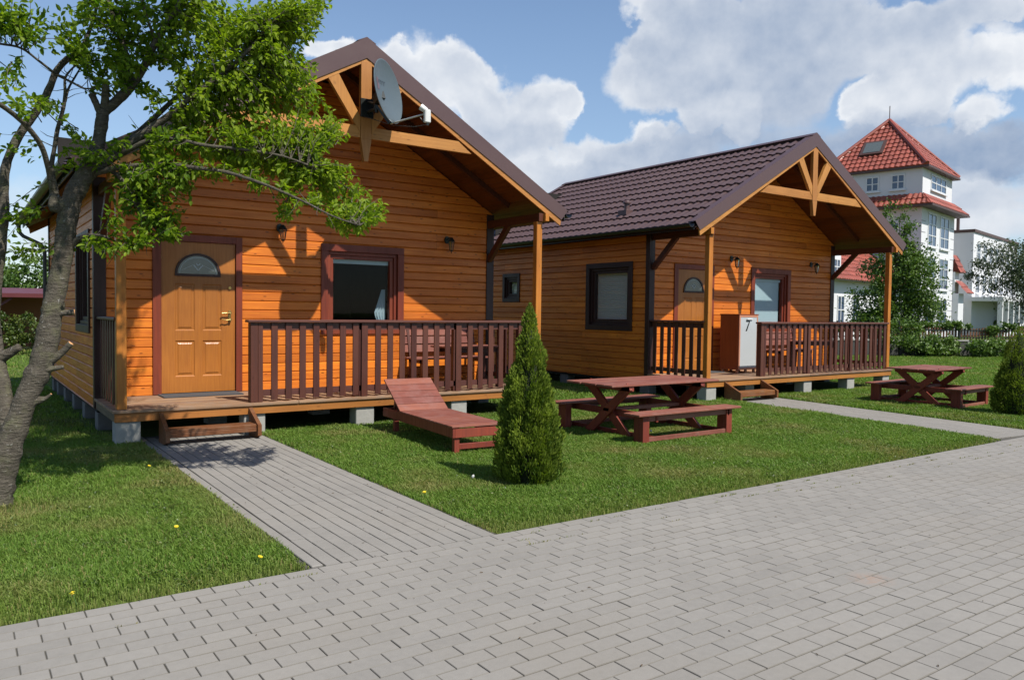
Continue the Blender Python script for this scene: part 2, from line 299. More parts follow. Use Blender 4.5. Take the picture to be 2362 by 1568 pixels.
# ------------------------------------------------------------------ mesh helpers
class MB:
    def __init__(s): s.v = []; s.f = []; s.r = []; s.mi = []
    def face(s, pts, r=None, mi=0):
        i = len(s.v); s.v += [tuple(p) for p in pts]; s.f.append(tuple(range(i, i + len(pts)))); s.r.append(.5 if r is None else r); s.mi.append(mi)
    def hexa(s, p, r=None, mi=0):
        """8 corners: 0-3 bottom ccw, 4-7 top ccw"""
        r = random.random() if r is None else r
        i = len(s.v); s.v += [tuple(q) for q in p]
        for f in ((0, 3, 2, 1), (4, 5, 6, 7), (0, 1, 5, 4), (1, 2, 6, 5), (2, 3, 7, 6), (3, 0, 4, 7)):
            s.f.append(tuple(i + k for k in f)); s.r.append(r); s.mi.append(mi)
    def box(s, x0, x1, y0, y1, z0, z1, r=None, mi=0, c=0.0):
        if c <= 0:
            s.hexa([(x0, y0, z0), (x1, y0, z0), (x1, y1, z0), (x0, y1, z0), (x0, y0, z1), (x1, y0, z1), (x1, y1, z1), (x0, y1, z1)], r, mi); return
        r = random.random() if r is None else r
        # chamfered box: 24 vertices
        i = len(s.v); idx = {}
        for sx in (0, 1):
            for sy in (0, 1):
                for sz in (0, 1):
                    X = (x0, x1)[sx]; Y = (y0, y1)[sy]; Z = (z0, z1)[sz]; a = c if sx == 0 else -c; b = c if sy == 0 else -c; d = c if sz == 0 else -c
                    idx[sx, sy, sz, 'x'] = len(s.v) ; s.v.append((X, Y + b, Z + d))
                    idx[sx, sy, sz, 'y'] = len(s.v) ; s.v.append((X + a, Y, Z + d))
                    idx[sx, sy, sz, 'z'] = len(s.v) ; s.v.append((X + a, Y + b, Z))
        g = lambda *k: idx[k]
        F = []
        for sx in (0, 1): F.append(([g(sx, 0, 0, 'x'), g(sx, 1, 0, 'x'), g(sx, 1, 1, 'x'), g(sx, 0, 1, 'x')], sx == 0))
        for sy in (0, 1): F.append(([g(0, sy, 0, 'y'), g(1, sy, 0, 'y'), g(1, sy, 1, 'y'), g(0, sy, 1, 'y')], sy == 1))
        for sz in (0, 1): F.append(([g(0, 0, sz, 'z'), g(1, 0, sz, 'z'), g(1, 1, sz, 'z'), g(0, 1, sz, 'z')], sz == 0))
        for a in (0, 1):
            for b in (0, 1):
                F.append(([g(a, b, 0, 'x'), g(a, b, 0, 'y'), g(a, b, 1, 'y'), g(a, b, 1, 'x')], False))
                F.append(([g(a, 0, b, 'x'), g(a, 1, b, 'x'), g(a, 1, b, 'z'), g(a, 0, b, 'z')], False))
                F.append(([g(0, a, b, 'y'), g(1, a, b, 'y'), g(1, a, b, 'z'), g(0, a, b, 'z')], False))
                for d in (0, 1): F.append(([g(a, b, d, 'x'), g(a, b, d, 'y'), g(a, b, d, 'z')], False))
        cen = Vector(((x0 + x1) / 2, (y0 + y1) / 2, (z0 + z1) / 2))
        for f, _ in F:
            p = [Vector(s.v[k]) for k in f]; nn = (p[1] - p[0]).cross(p[2] - p[0])
            if nn.dot(p[0] - cen) < 0: f = f[::-1]
            s.f.append(tuple(f)); s.r.append(r); s.mi.append(mi)
    def bar(s, a, b, w, h, up=(0, 0, 1), r=None, mi=0, taper=1.0):
        """rectangular bar from a to b, w across, h along up"""
        a = Vector(a); b = Vector(b); d = (b - a).normalized(); up = Vector(up); sd = d.cross(up).normalized(); u2 = sd.cross(d).normalized()
        P = []
        for p, k in ((a, 1.0), (b, taper)):
            for q in ((-1, -1), (1, -1), (1, 1), (-1, 1)): P.append(p + sd * (w * k / 2 * q[0]) + u2 * (h * k / 2 * q[1]))
        r = random.random() if r is None else r
        i = len(s.v); s.v += [tuple(p) for p in P]
        for f in ((0, 1, 2, 3), (7, 6, 5, 4), (0, 4, 5, 1), (1, 5, 6, 2), (2, 6, 7, 3), (3, 7, 4, 0)):
            s.f.append(tuple(i + k for k in f)); s.r.append(r); s.mi.append(mi)
    def prism(s, poly, axis, a, b, r=None, mi=0):
        """poly list of 2D points extruded along axis from a to b"""
        r = random.random() if r is None else r
        def P(q, t): return {'x': (t, q[0], q[1]), 'y': (q[0], t, q[1]), 'z': (q[0], q[1], t)}[axis]
        n = len(poly); i = len(s.v); s.v += [P(q, a) for q in poly] + [P(q, b) for q in poly]
        s.f.append(tuple(i + k for k in range(n))); s.f.append(tuple(i + n + k for k in reversed(range(n)))); s.r += [r, r]; s.mi += [mi, mi]
        for k in range(n):
            j = (k + 1) % n; s.f.append((i + j, i + k, i + n + k, i + n + j)); s.r.append(r); s.mi.append(mi)
    def tube(s, pts, rad, n=10, r=.5, mi=0, cap=True, jit=0.0, capmi=None):
        pts = [Vector(p) for p in pts]; rings = []
        t0 = (pts[1] - pts[0]).normalized(); ref = t0.orthogonal().normalized()
        for k, p in enumerate(pts):
            t = (pts[min(k + 1, len(pts) - 1)] - pts[max(k - 1, 0)]).normalized()
            ref = (ref - t * ref.dot(t)).normalized(); bi = t.cross(ref)
            ra = rad[k] if hasattr(rad, '__len__') else rad
            i = len(s.v); rings.append(i)
            for q in range(n):
                a = 2 * math.pi * q / n; rr = ra * (1 + random.uniform(-jit, jit))
                s.v.append(tuple(p + (ref * math.cos(a) + bi * math.sin(a)) * rr))
        for k in range(len(pts) - 1):
            for q in range(n):
                a, b = rings[k], rings[k + 1]; q2 = (q + 1) % n
                s.f.append((a + q, a + q2, b + q2, b + q)); s.r.append(r); s.mi.append(mi)
        if cap:
            s.f.append(tuple(rings[0] + q for q in reversed(range(n)))); s.r.append(r); s.mi.append(mi)
            s.f.append(tuple(rings[-1] + q for q in range(n))); s.r.append(r); s.mi.append(mi if capmi is None else capmi)
    def lathe(s, prof, c=(0, 0, 0), n=16, r=.5, mi=0):
        i0 = len(s.v)
        for (ra, z) in prof:
            for q in range(n):
                a = 2 * math.pi * q / n; s.v.append((c[0] + ra * math.cos(a), c[1] + ra * math.sin(a), c[2] + z))
        for k in range(len(prof) - 1):
            for q in range(n):
                q2 = (q + 1) % n; s.f.append((i0 + k * n + q, i0 + k * n + q2, i0 + (k + 1) * n + q2, i0 + (k + 1) * n + q)); s.r.append(r); s.mi.append(mi)
    def build(s, name, mats, parent=None, smooth=False, loc=None, rot=None):
        me = bpy.data.meshes.new(name); me.from_pydata(s.v, [], s.f)
        if not isinstance(mats, (list, tuple)): mats = [mats]
        for m in mats: me.materials.append(m)
        me.polygons.foreach_set('material_index', s.mi)
        a = me.attributes.new('rnd', 'FLOAT', 'FACE'); a.data.foreach_set('value', s.r)
        if smooth: me.polygons.foreach_set('use_smooth', [True] * len(s.f))
        me.update()
        o = bpy.data.objects.new(name, me); col.objects.link(o)
        if parent is not None: o.parent = parent
        if loc is not None: o.location = loc
        if rot is not None: o.rotation_euler = rot
        return o
def np_mesh(name, V, F, rnd, mats, parent=None, extra=None, smooth=False):
    """V (n,3) F (m,k) uniform face size"""
    me = bpy.data.meshes.new(name); n, k = F.shape
    me.vertices.add(len(V)); me.vertices.foreach_set('co', V.astype(np.float32).ravel())
    me.loops.add(n * k); me.loops.foreach_set('vertex_index', F.astype(np.int32).ravel())
    me.polygons.add(n); me.polygons.foreach_set('loop_start', np.arange(0, n * k, k, dtype=np.int32))
    try: me.polygons.foreach_set('loop_total', np.full(n, k, dtype=np.int32))
    except Exception: pass
    if not isinstance(mats, (list, tuple)): mats = [mats]
    for m in mats: me.materials.append(m)
    a = me.attributes.new('rnd', 'FLOAT', 'FACE'); a.data.foreach_set('value', rnd.astype(np.float32))
    for kx, vx in (extra or {}).items():
        a = me.attributes.new(kx, 'FLOAT', 'FACE'); a.data.foreach_set('value', vx.astype(np.float32))
    me.update(calc_edges=True)
    me.polygons.foreach_set('use_smooth', [smooth] * n)
    o = bpy.data.objects.new(name, me); col.objects.link(o)
    if parent is not None: o.parent = parent
    return o
def tag(o, label=None, cat=None, group=None, kind=None):
    if label: o['label'] = label
    if cat: o['category'] = cat
    if group: o['group'] = group
    if kind: o['kind'] = kind
    return o
def thing(name, label, cat, loc=(0, 0, 0), rz=0, group=None):
    o = bpy.data.objects.new(name, None); col.objects.link(o); o.location = loc; o.rotation_euler = (0, 0, rz)
    o.empty_display_size = .2
    return tag(o, label, cat, group)

# ------------------------------------------------------------------ ground, paving, paths
X2, Y2 = 9.3244, -0.3945
EDGE = -5.19
def hmap(x, y): return .012 * math.sin(x * 1.3 + y * .7) + .010 * math.sin(x * .6 - y * 1.9 + 1)
g = MB(); g.face([(-300, -300, -.06), (300, -300, -.06), (300, 300, -.06), (-300, 300, -.06)])
tag(g.build('ground', MT['soil']), 'grassy ground reaching out beyond the cottages', 'ground', kind='structure')
def lawn(x0, x1, y0, y1, name, lab, right=None):
    nx, ny = max(2, int((x1 - x0) / .5)), max(2, int((y1 - y0) / .5)); b = MB(); g = []
    for j in range(ny + 1):
        for i in range(nx + 1):
            y = y0 + (y1 - y0) * j / ny; xa = x0(y) if callable(x0) else x0
            x = x0 + (x1 - x0) * i / nx; e = i in (0, nx) or j in (0, ny)
            b.v.append((x, y, -.03 if e else hmap(x, y) * .6 - .012))
    for j in range(ny):
        for i in range(nx):
            k = j * (nx + 1) + i; b.f.append((k, k + 1, k + nx + 2, k + nx + 1)); b.r.append(.5); b.mi.append(0)
    o = b.build(name, MT['soil'], smooth=True); tag(o, lab, 'lawn', kind='structure'); return o
lawn(-14, .24, EDGE, 40, 'lawn', 'lawn left of the path and beside the cottages')
lawn(1.66, 9.05, EDGE, 40, 'lawn', 'lawn between the two paths')
lawn(11.05, 60, -4.9, 40, 'lawn', 'lawn right of the second path')

def pavers(name, bx, by, px, py, region, lab, cat, vertical=False, org=(0, 0), ang=0.0, ctr=(0, 0)):
    """stretcher-bond pavers: numpy boxes with a chamfer. region(cx, cy) bool arrays"""
    x0, x1, y0, y1 = bx[0], bx[1], by[0], by[1]
    V = []; 
    if not vertical:
        ys = np.arange(y1, y0, -py); rows = []
        for k, yy in enumerate(ys):
            off = (px / 2 if k % 2 else 0) + org[0]
            xs = np.arange(x0 - off % px, x1, px); rows.append(np.stack([xs, np.full_like(xs, yy - py / 2), np.full_like(xs, py / 2)], 1))
        C = np.concatenate(rows); C[:, 0] += px / 2; hx = px / 2
    else:
        xs = np.arange(x0, x1 - px * .5, px); rows = []
        for k, xx in enumerate(xs):
            yy = np.arange(y0 + (py if k % 2 else py / 2), y1, py); rows.append(np.stack([np.full_like(yy, xx + px / 2), yy, np.full_like(yy, py / 2)], 1))
            if k % 2: rows.append(np.array([[xx + px / 2, y0 + py / 4, py / 4]]))
        C = np.concatenate(rows); hx = px / 2
    C = C[region(C[:, 0], C[:, 1])]; n = len(C)
    gx = .0017 if not vertical else .0024; gy = .0014 if not vertical else .0004
    hx = hx - gx; hy = C[:, 2] - gy; ch = .0028; cy_ = .0042 if not vertical else .0004
    dz = RNG.normal(0, .0005, n); tx = RNG.normal(0, .0018, n); ty = RNG.normal(0, .0018, n)
    jx = RNG.normal(0, .0008, n); jy = RNG.normal(0, .0008, n)
    L = []
    for (ix, iy, zz) in ((hx, hy, -.02), (hx, hy, -ch), (hx - ch, hy - cy_, 0)):
        for sx, sy in ((-1, -1), (1, -1), (1, 1), (-1, 1)):
            a = sx * ix; b = sy * iy
            L.append(np.stack([C[:, 0] + jx + a, C[:, 1] + jy + b, zz + dz + a * tx + b * ty], 1))
    V = np.stack(L, 1).reshape(-1, 3)
    if ang:
        ca, sa = math.cos(ang), math.sin(ang); X = V[:, 0] - ctr[0]; Y = V[:, 1] - ctr[1]
        V[:, 0] = ctr[0] + ca * X - sa * Y; V[:, 1] = ctr[1] + sa * X + ca * Y
    F = []
    for lv in (0, 4):
        for q in range(4): F.append((lv + q, lv + (q + 1) % 4, lv + 4 + (q + 1) % 4, lv + 4 + q))
    F.append((8, 9, 10, 11)); F = np.array(F)
    FF = (F[None] + (np.arange(n) * 12)[:, None, None]).reshape(-1, 4)
    rn = np.repeat(np.clip(RNG.normal(.5, .25, n), 0, 1), len(F))
    o = np_mesh(name, V, FF, rn, MT['paver'], extra={'dirt': np.tile(np.array([1.] * 8 + [0.]), n)}); tag(o, lab, cat, kind='structure'); return o
b = MB(); b.box(-8, 40, -16, EDGE + .01, -.05, -.0055); b.box(.26, 1.64, EDGE + .02, .5, -.05, -.0075)
b.face([(8.9 + 0.35, EDGE + .01, -.012), (11.05 - .35, EDGE + .01, -.012), (11.15, 0, -.012), (9.9, 0, -.012)])
tag(b.build('paving_bed', MT['bed']), 'dark sand in the joints between the pavers', 'paving', kind='structure')
pavers('road', (-6, 26), (-11, EDGE), .206, .107, lambda x, y: (x < 8 - (y + 5.2) * 3.2 + 4), 'wide grey block paving in stretcher bond across the foreground', 'paving', org=(.06, 0))
pavers('path', (.38, 1.62), (EDGE + .001, .35), .1025, .205, lambda x, y: (y < .3) & (y > EDGE), 'block path from the road to the nearer cottage steps', 'path', vertical=True)
pavers('path', (9.42, 10.58), (EDGE + .07, -.3), .1055, .205, lambda x, y: (y < -.3) & (y > EDGE - .4), 'block path from the road to the further cottage steps', 'path', vertical=True, ang=-.105, ctr=(9.95, -5.2))
b = MB()
for k in range(6): b.box(.298, .368, EDGE + .02 + k * .95, EDGE + .02 + k * .95 + .945, -.03, .006 - .003 * (k % 2), c=.004)
tag(b.build('kerb', MT['paver']), 'narrow concrete kerb along the left side of the path', 'kerb', kind='structure')

# ------------------------------------------------------------------ grass blades
def dryf(x, y):
    v = np.sin(x * 2.1 + 1.3 * np.sin(y * 1.7)) * np.sin(y * 2.3 + 1.1 * np.sin(x * 1.3)) + .6 * np.sin(x * 5.3 + y * 3.1) * np.sin(y * 6.1 - x * 2.2)
    return v
def in_c(x, y):
    a = (x > .1) & (x < 5.9) & (y > .25) & (y < 7.3); b = (x > X2 + .1) & (x < X2 + 5.9) & (y > Y2 + .25) & (y < Y2 + 7.3); return a | b
xs, ys = [], []
def patch(x0, x1, y0, y1, dens):
    n = int((x1 - x0) * (y1 - y0) * dens); xs.append(RNG.uniform(x0, x1, n)); ys.append(RNG.uniform(y0, y1, n))
patch(-3.2, .29, EDGE, -2.5, 9500); patch(-4, .29, -2.5, 1, 6000); patch(-4, 0, 1, 8, 1500); patch(-9, 1, 8, 30, 220)
patch(1.62, 6.2, EDGE, -2.2, 8500); patch(6.2, 9.9, EDGE, -2.2, 5500); patch(1.62, 9.9, -2.2, .6, 4800); patch(5.8, 9.5, .3, 9, 900)
patch(10.3, 16, EDGE, -.1, 2600); patch(15, 24, -4, 6, 800); patch(22, 36, -2, 12, 300)
for k in range(1, 6):   # tufts rooted in the joints next to the lawn edge
    m_ = 260 // k; c_ = RNG.choice(RNG.uniform(-2, 9, 14), m_); xs.append(c_ + RNG.normal(0, .04, m_)); ys.append(EDGE - .107 * (k - 1) + RNG.normal(0, .003, m_))
NJ = sum(260 // k for k in range(1, 6))
gx = np.concatenate(xs); gy = np.concatenate(ys); joint = np.zeros(len(gx), bool); joint[-NJ:] = True
pxl = 9.32 + (gy + 5.19) * .105; pxr = 10.68 + (gy + 5.1) * .105
ok = ~in_c(gx, gy) & ~((gx > pxl + .06) & (gx < pxr - .02) & (gy < -.35)) & ~((gx > .36) & (gx < 1.6) & (gy < .4))
wob = .035 * np.sin(gx * 7) + .03 * np.sin(gx * 17 + 1) + .02 * np.sin(gx * 41)
ok &= (gy > EDGE - .002 + wob * 1.2) | joint
ok &= (RNG.random(len(gx)) < .55 + .45 * np.clip((gy - EDGE) / .35, 0, 1)) | joint
bare = ((gx - 2.95) ** 2 + (gy + 4.32) ** 2 < .04) | ((gx + 1.0) ** 2 + (gy + 2.7) ** 2 < .03)
ok &= ~(bare & (RNG.random(len(gx)) < .75))
under = (np.abs(gx - 2.9) < 3) & (gy > .15); ok &= ~(under & (RNG.random(len(gx)) < .6))
gx, gy = gx[ok], gy[ok]
d = np.stack([gx - CAM[0], gy - CAM[1]], 1); fw = d @ _h[:2]; rt = d @ _r[:2]
ok = (fw > 1) & (np.abs(rt) < fw * .66 + 1.2); gx, gy, fw = gx[ok], gy[ok], fw[ok]
n = len(gx)
clump = np.sin(gx * 3.1 + np.sin(gy * 4) * 1.4) * np.sin(gy * 3.7 + np.sin(gx * 2.7)) * .5 + .5
hgt = (.014 + .015 * RNG.random(n) + .010 * clump) * (1 + .25 * (fw > 12)) * np.where(RNG.random(n) < .02, 1.8, 1)
edge = np.clip((gy - EDGE) / .3, .45, 1); hgt *= edge
wid = (.0022 + .0016 * RNG.random(n)) * np.clip(fw / 6.0, 1, 4.5)
a = RNG.uniform(0, 2 * math.pi, n); ln = RNG.uniform(.3, 1.5, n) * hgt; la = RNG.uniform(0, 2 * math.pi, n) * .8 + clump * 2
bxv, byv = np.cos(a) * wid, np.sin(a) * wid; lx, ly = np.cos(la) * ln, np.sin(la) * ln
z0 = np.full(n, -.022)
V = np.stack([np.stack([gx - bxv, gy - byv, z0], 1), np.stack([gx + bxv, gy + byv, z0], 1),
              np.stack([gx + bxv * .8 + lx * .35, gy + byv * .8 + ly * .35, hgt * .62], 1), np.stack([gx - bxv * .8 + lx * .35, gy - byv * .8 + ly * .35, hgt * .62], 1),
              np.stack([gx + lx + bxv * .1, gy + ly, hgt], 1), np.stack([gx + lx - bxv * .1, gy + ly, hgt], 1)], 1).reshape(-1, 3)
F = (np.array([[0, 1, 2, 3], [3, 2, 4, 5]])[None] + (np.arange(n) * 6)[:, None, None]).reshape(-1, 4)
dr = np.clip((dryf(gx, gy) - .10) * .48, 0, .6) + np.where(gy < EDGE + .35, .35 * (1 - (gy - EDGE) / .35), 0) + .35 * np.exp(-((gx - .3) ** 2) / .05) * (gy < 0) * (gy > -4.6) + .3 * np.exp(-(((gx + .7) / .5) ** 2 + ((gy + 2.8) / .3) ** 2))
dr = np.clip(dr * RNG.uniform(.3, 1.6, n), 0, .9); dr = np.where(RNG.random(n) < .05, .8, dr)
rn = np.clip(.2 + .5 * clump * .6 + RNG.normal(.15, .22, n), 0, 1)
o = np_mesh('grass', V, F, np.repeat(rn, 2), MT['grassblade'], extra={'dry': np.repeat(dr, 2)})
tag(o, 'short green grass covering the lawns', 'grass', kind='stuff')
print('grass blades', n)
# clover and broad little leaves among the grass, tufts in the joints along the edges
def scatter(n, x0, x1, y0, y1): return RNG.uniform(x0, x1, n), RNG.uniform(y0, y1, n)
_cx, _cy = [], []
for (q, nc_) in (((-2.6, .2, EDGE, -.5), 90), ((1.7, 9.3, EDGE, -.2), 190), ((1.7, 6, .0, .3), 40), ((-2.2, 0, -.5, 5), 60), ((10.8, 14, -4.6, -.6), 60)):
    ax_, ay_ = scatter(nc_, *q)
    for a_, b__ in zip(ax_, ay_):
        k_ = RNG.integers(20, 70); sg = RNG.uniform(.04, .13); _cx.append(RNG.normal(a_, sg, k_)); _cy.append(RNG.normal(b__, sg, k_))
CX, CYY = np.concatenate(_cx), np.concatenate(_cy)
okc = (CYY > EDGE - .015) & ~((CX > .36) & (CX < 1.63)) & ~((CX > 9.32 + (CYY + 5.19) * .105) & (CX < 10.68 + (CYY + 5.1) * .105)); CX, CYY = CX[okc], CYY[okc]
CLOVER = (CX, CYY)

# ------------------------------------------------------------------ cottages
RP = .126
def sidingwall(mb, axis, fixed, out, u0, u1, z0, z1, holes=(), ztop=None, th=.022, seams=()):
    """horizontal boards. axis 'x': wall at y=fixed, u is x; axis 'y': wall at x=fixed, u is y. out = +1/-1 outward sign. ztop(u) optional roofline -> clips ends"""
    def span(z):  # allowed u interval at height z
        if ztop is None: return u0, u1
        return ztop(z)
    k0 = int(math.floor((z0 - .387) / RP)); zs = set([z0, z1])
    k = k0
    while .387 + k * RP < z1 + RP:
        z = .387 + k * RP
        if z0 < z < z1: zs.add(round(z, 5))
        k += 1
    for h in holes:
        for z in (h[2], h[3]):
            if z0 < z < z1: zs.add(z)
    zs = sorted(zs)
    for a, b_ in zip(zs[:-1], zs[1:]):
        if b_ - a < .004: continue
        row = int(math.floor((a + .001 - .387) / RP)); zr = .387 + row * RP
        random.seed(row * 131 + int(fixed * 7)); rr = random.random(); rr2 = random.random(); cut = u0 + (u1 - u0) * random.choice((.33, .6, .82, 2))
        ivs = [(u0 - 1, u1 + 1)]
        zc = (a + b_) / 2
        for h in holes:
            if h[2] <= zc <= h[3]:
                nv = []
                for p, q in ivs:
                    if h[1] <= p or h[0] >= q: nv.append((p, q)); continue
                    if h[0] > p: nv.append((p, h[0]))
                    if h[1] < q: nv.append((h[1], q))
                ivs = nv
        nv = []
        for p, q in ivs:
            if p < cut < q and q - cut > .3 and cut - p > .3: nv += [(p, cut - .0015), (cut + .0015, q)]
            else: nv.append((p, q))
        prof = [(.02, a)] if abs(a - zr) < .003 else [(.0, a)]
        if abs(a - zr) < .003: prof.append((.001, a + .010))
        top = abs(b_ - zr - RP) < .003
        if top: prof += [(0., b_ - .013), (.016, b_ - .001)]
        else: prof.append((.0, b_))
        for (p, q) in nv:
            r = rr if p < cut else rr2
            for (d0, za), (d1, zb) in zip(prof[:-1], prof[1:]):
                sa, sb = span(za), span(zb)
                pa, qa = max(p, sa[0]), min(q, sa[1]); pb, qb = max(p, sb[0]), min(q, sb[1])
                if qa - pa < .005 and qb - pb < .005: continue
                if qa < pa: pa = qa = (pa + qa) / 2
                if qb < pb: pb = qb = (pb + qb) / 2
                def P(u, d, z): return (u, fixed - out * d, z) if axis == 'x' else (fixed - out * d, u, z)
                f = [P(pa, d0, za), P(qa, d0, za), P(qb, d1, zb), P(pb, d1, zb)]
                flip = (axis == 'x' and out > 0) or (axis == 'y' and out < 0)
                mb.face(f[::-1] if flip else f, r)
RIDGE, SL = 5.085, .5757
def zt(x): return RIDGE - SL * abs(x - 3.0)

def frame_boxes(mb, axis, fixed, out, u0, u1, z0, z1, w, d0, d1, c=.003):
    """rectangular frame proud from d0 to d1 (outward)"""
    for (a, b_, p, q) in ((u0, u1, z1 - w, z1), (u0, u1, z0, z0 + w), (u0, u0 + w, z0 + w, z1 - w), (u1 - w, u1, z0 + w, z1 - w)):
        e0, e1 = fixed + out * d0, fixed + out * d1; e0, e1 = min(e0, e1), max(e0, e1)
        if axis == 'x': mb.box(a, b_, e0, e1, p, q, c=c)
        else: mb.box(e0, e1, a, b_, p, q, c=c)
def plate(mb, axis, fixed, out, u0, u1, z0, z1, d, th=.01, r=.5):
    e0, e1 = fixed + out * d, fixed + out * (d - th); e0, e1 = min(e0, e1), max(e0, e1)
    if axis == 'x': mb.box(u0, u1, e0, e1, z0, z1, r)
    else: mb.box(e0, e1, u0, u1, z0, z1, r)

def window(root, axis, fixed, out, u0, u1, z0, z1, blind=None, blind_z=None, small=False, name='window', curtain=False):
    """outer trim size; returns window object"""
    tw = .105 if not small else .09
    m = MB(); frame_boxes(m, axis, fixed, out, u0, u1, z0, z1, tw, -.02, .022)
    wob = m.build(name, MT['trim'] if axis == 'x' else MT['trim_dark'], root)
    a0, a1, b0, b1 = u0 + tw, u1 - tw, z0 + tw, z1 - tw
    m = MB(); frame_boxes(m, axis, fixed, out, a0 + .0, a1 - .0, b0, b1, .05, -.12, -.022)
    frame_boxes(m, axis, fixed, out, a0 + .052, a1 - .052, b0 + .052, b1 - .052, .055, -.13, -.05)
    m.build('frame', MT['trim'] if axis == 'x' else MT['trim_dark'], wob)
    g0, g1, h0, h1 = a0 + .108, a1 - .108, b0 + .108, b1 - .108
    if small: g0, g1, h0, h1 = a0 + .1, a1 - .1, b0 + .1, b1 - .1
    m = MB(); e = fixed + out * -.09
    m.face([(g0, e, h0), (g1, e, h0), (g1, e, h1), (g0, e, h1)] if axis == 'x' else [(e, g0, h0), (e, g1, h0), (e, g1, h1), (e, g0, h1)]); m.build('pane', MT['glass'], wob)
    if blind:
        m = MB(); zb = h0 if blind_z is None else blind_z
        if blind == 'blind':
            zz = h1
            while zz > zb + .02:
                e = fixed + out * -.13; e2 = fixed + out * -.139
                if axis == 'x': m.face([(g0, e, zz), (g0, e2, zz - .02), (g1, e2, zz - .02), (g1, e, zz)], random.random()); m.face([(g0, e2, zz - .02), (g0, e, zz - .04), (g1, e, zz - .04), (g1, e2, zz - .02)], random.random())
                else: m.face([(e, g0, zz), (e2, g0, zz - .02), (e2, g1, zz - .02), (e, g1, zz)], random.random()); m.face([(e2, g0, zz - .02), (e, g0, zz - .04), (e, g1, zz - .04), (e2, g1, zz - .02)], random.random())
                zz -= .04
        else:
            plate(m, axis, fixed, out, g0 + .01, g1 - .03, zb, h1, -.13, .004)
            plate(m, axis, fixed, out, g0, g1, h1 - .06, h1, -.11, .03)
        m.build('blind', MT[blind], wob)
    if curtain:
        m = MB(); n = 14
        for k in range(n):
            def cp(t, zf):
                wdt = .06 + .16 * (zf if zf < .8 else .8 - (zf - .8) * 1.5)
                return (g1 - .02 - wdt * (1 - t), fixed + .17 + .012 * math.sin(t * 22), h0 + (h1 - h0) * .52 * (1 - zf))
            for j in range(8):
                m.face([cp(k / n, j / 8), cp((k + 1) / n, j / 8), cp((k + 1) / n, (j + 1) / 8), cp(k / n, (j + 1) / 8)])
        m.build('curtain', MT['blind_blue'], wob, smooth=True)
    return wob

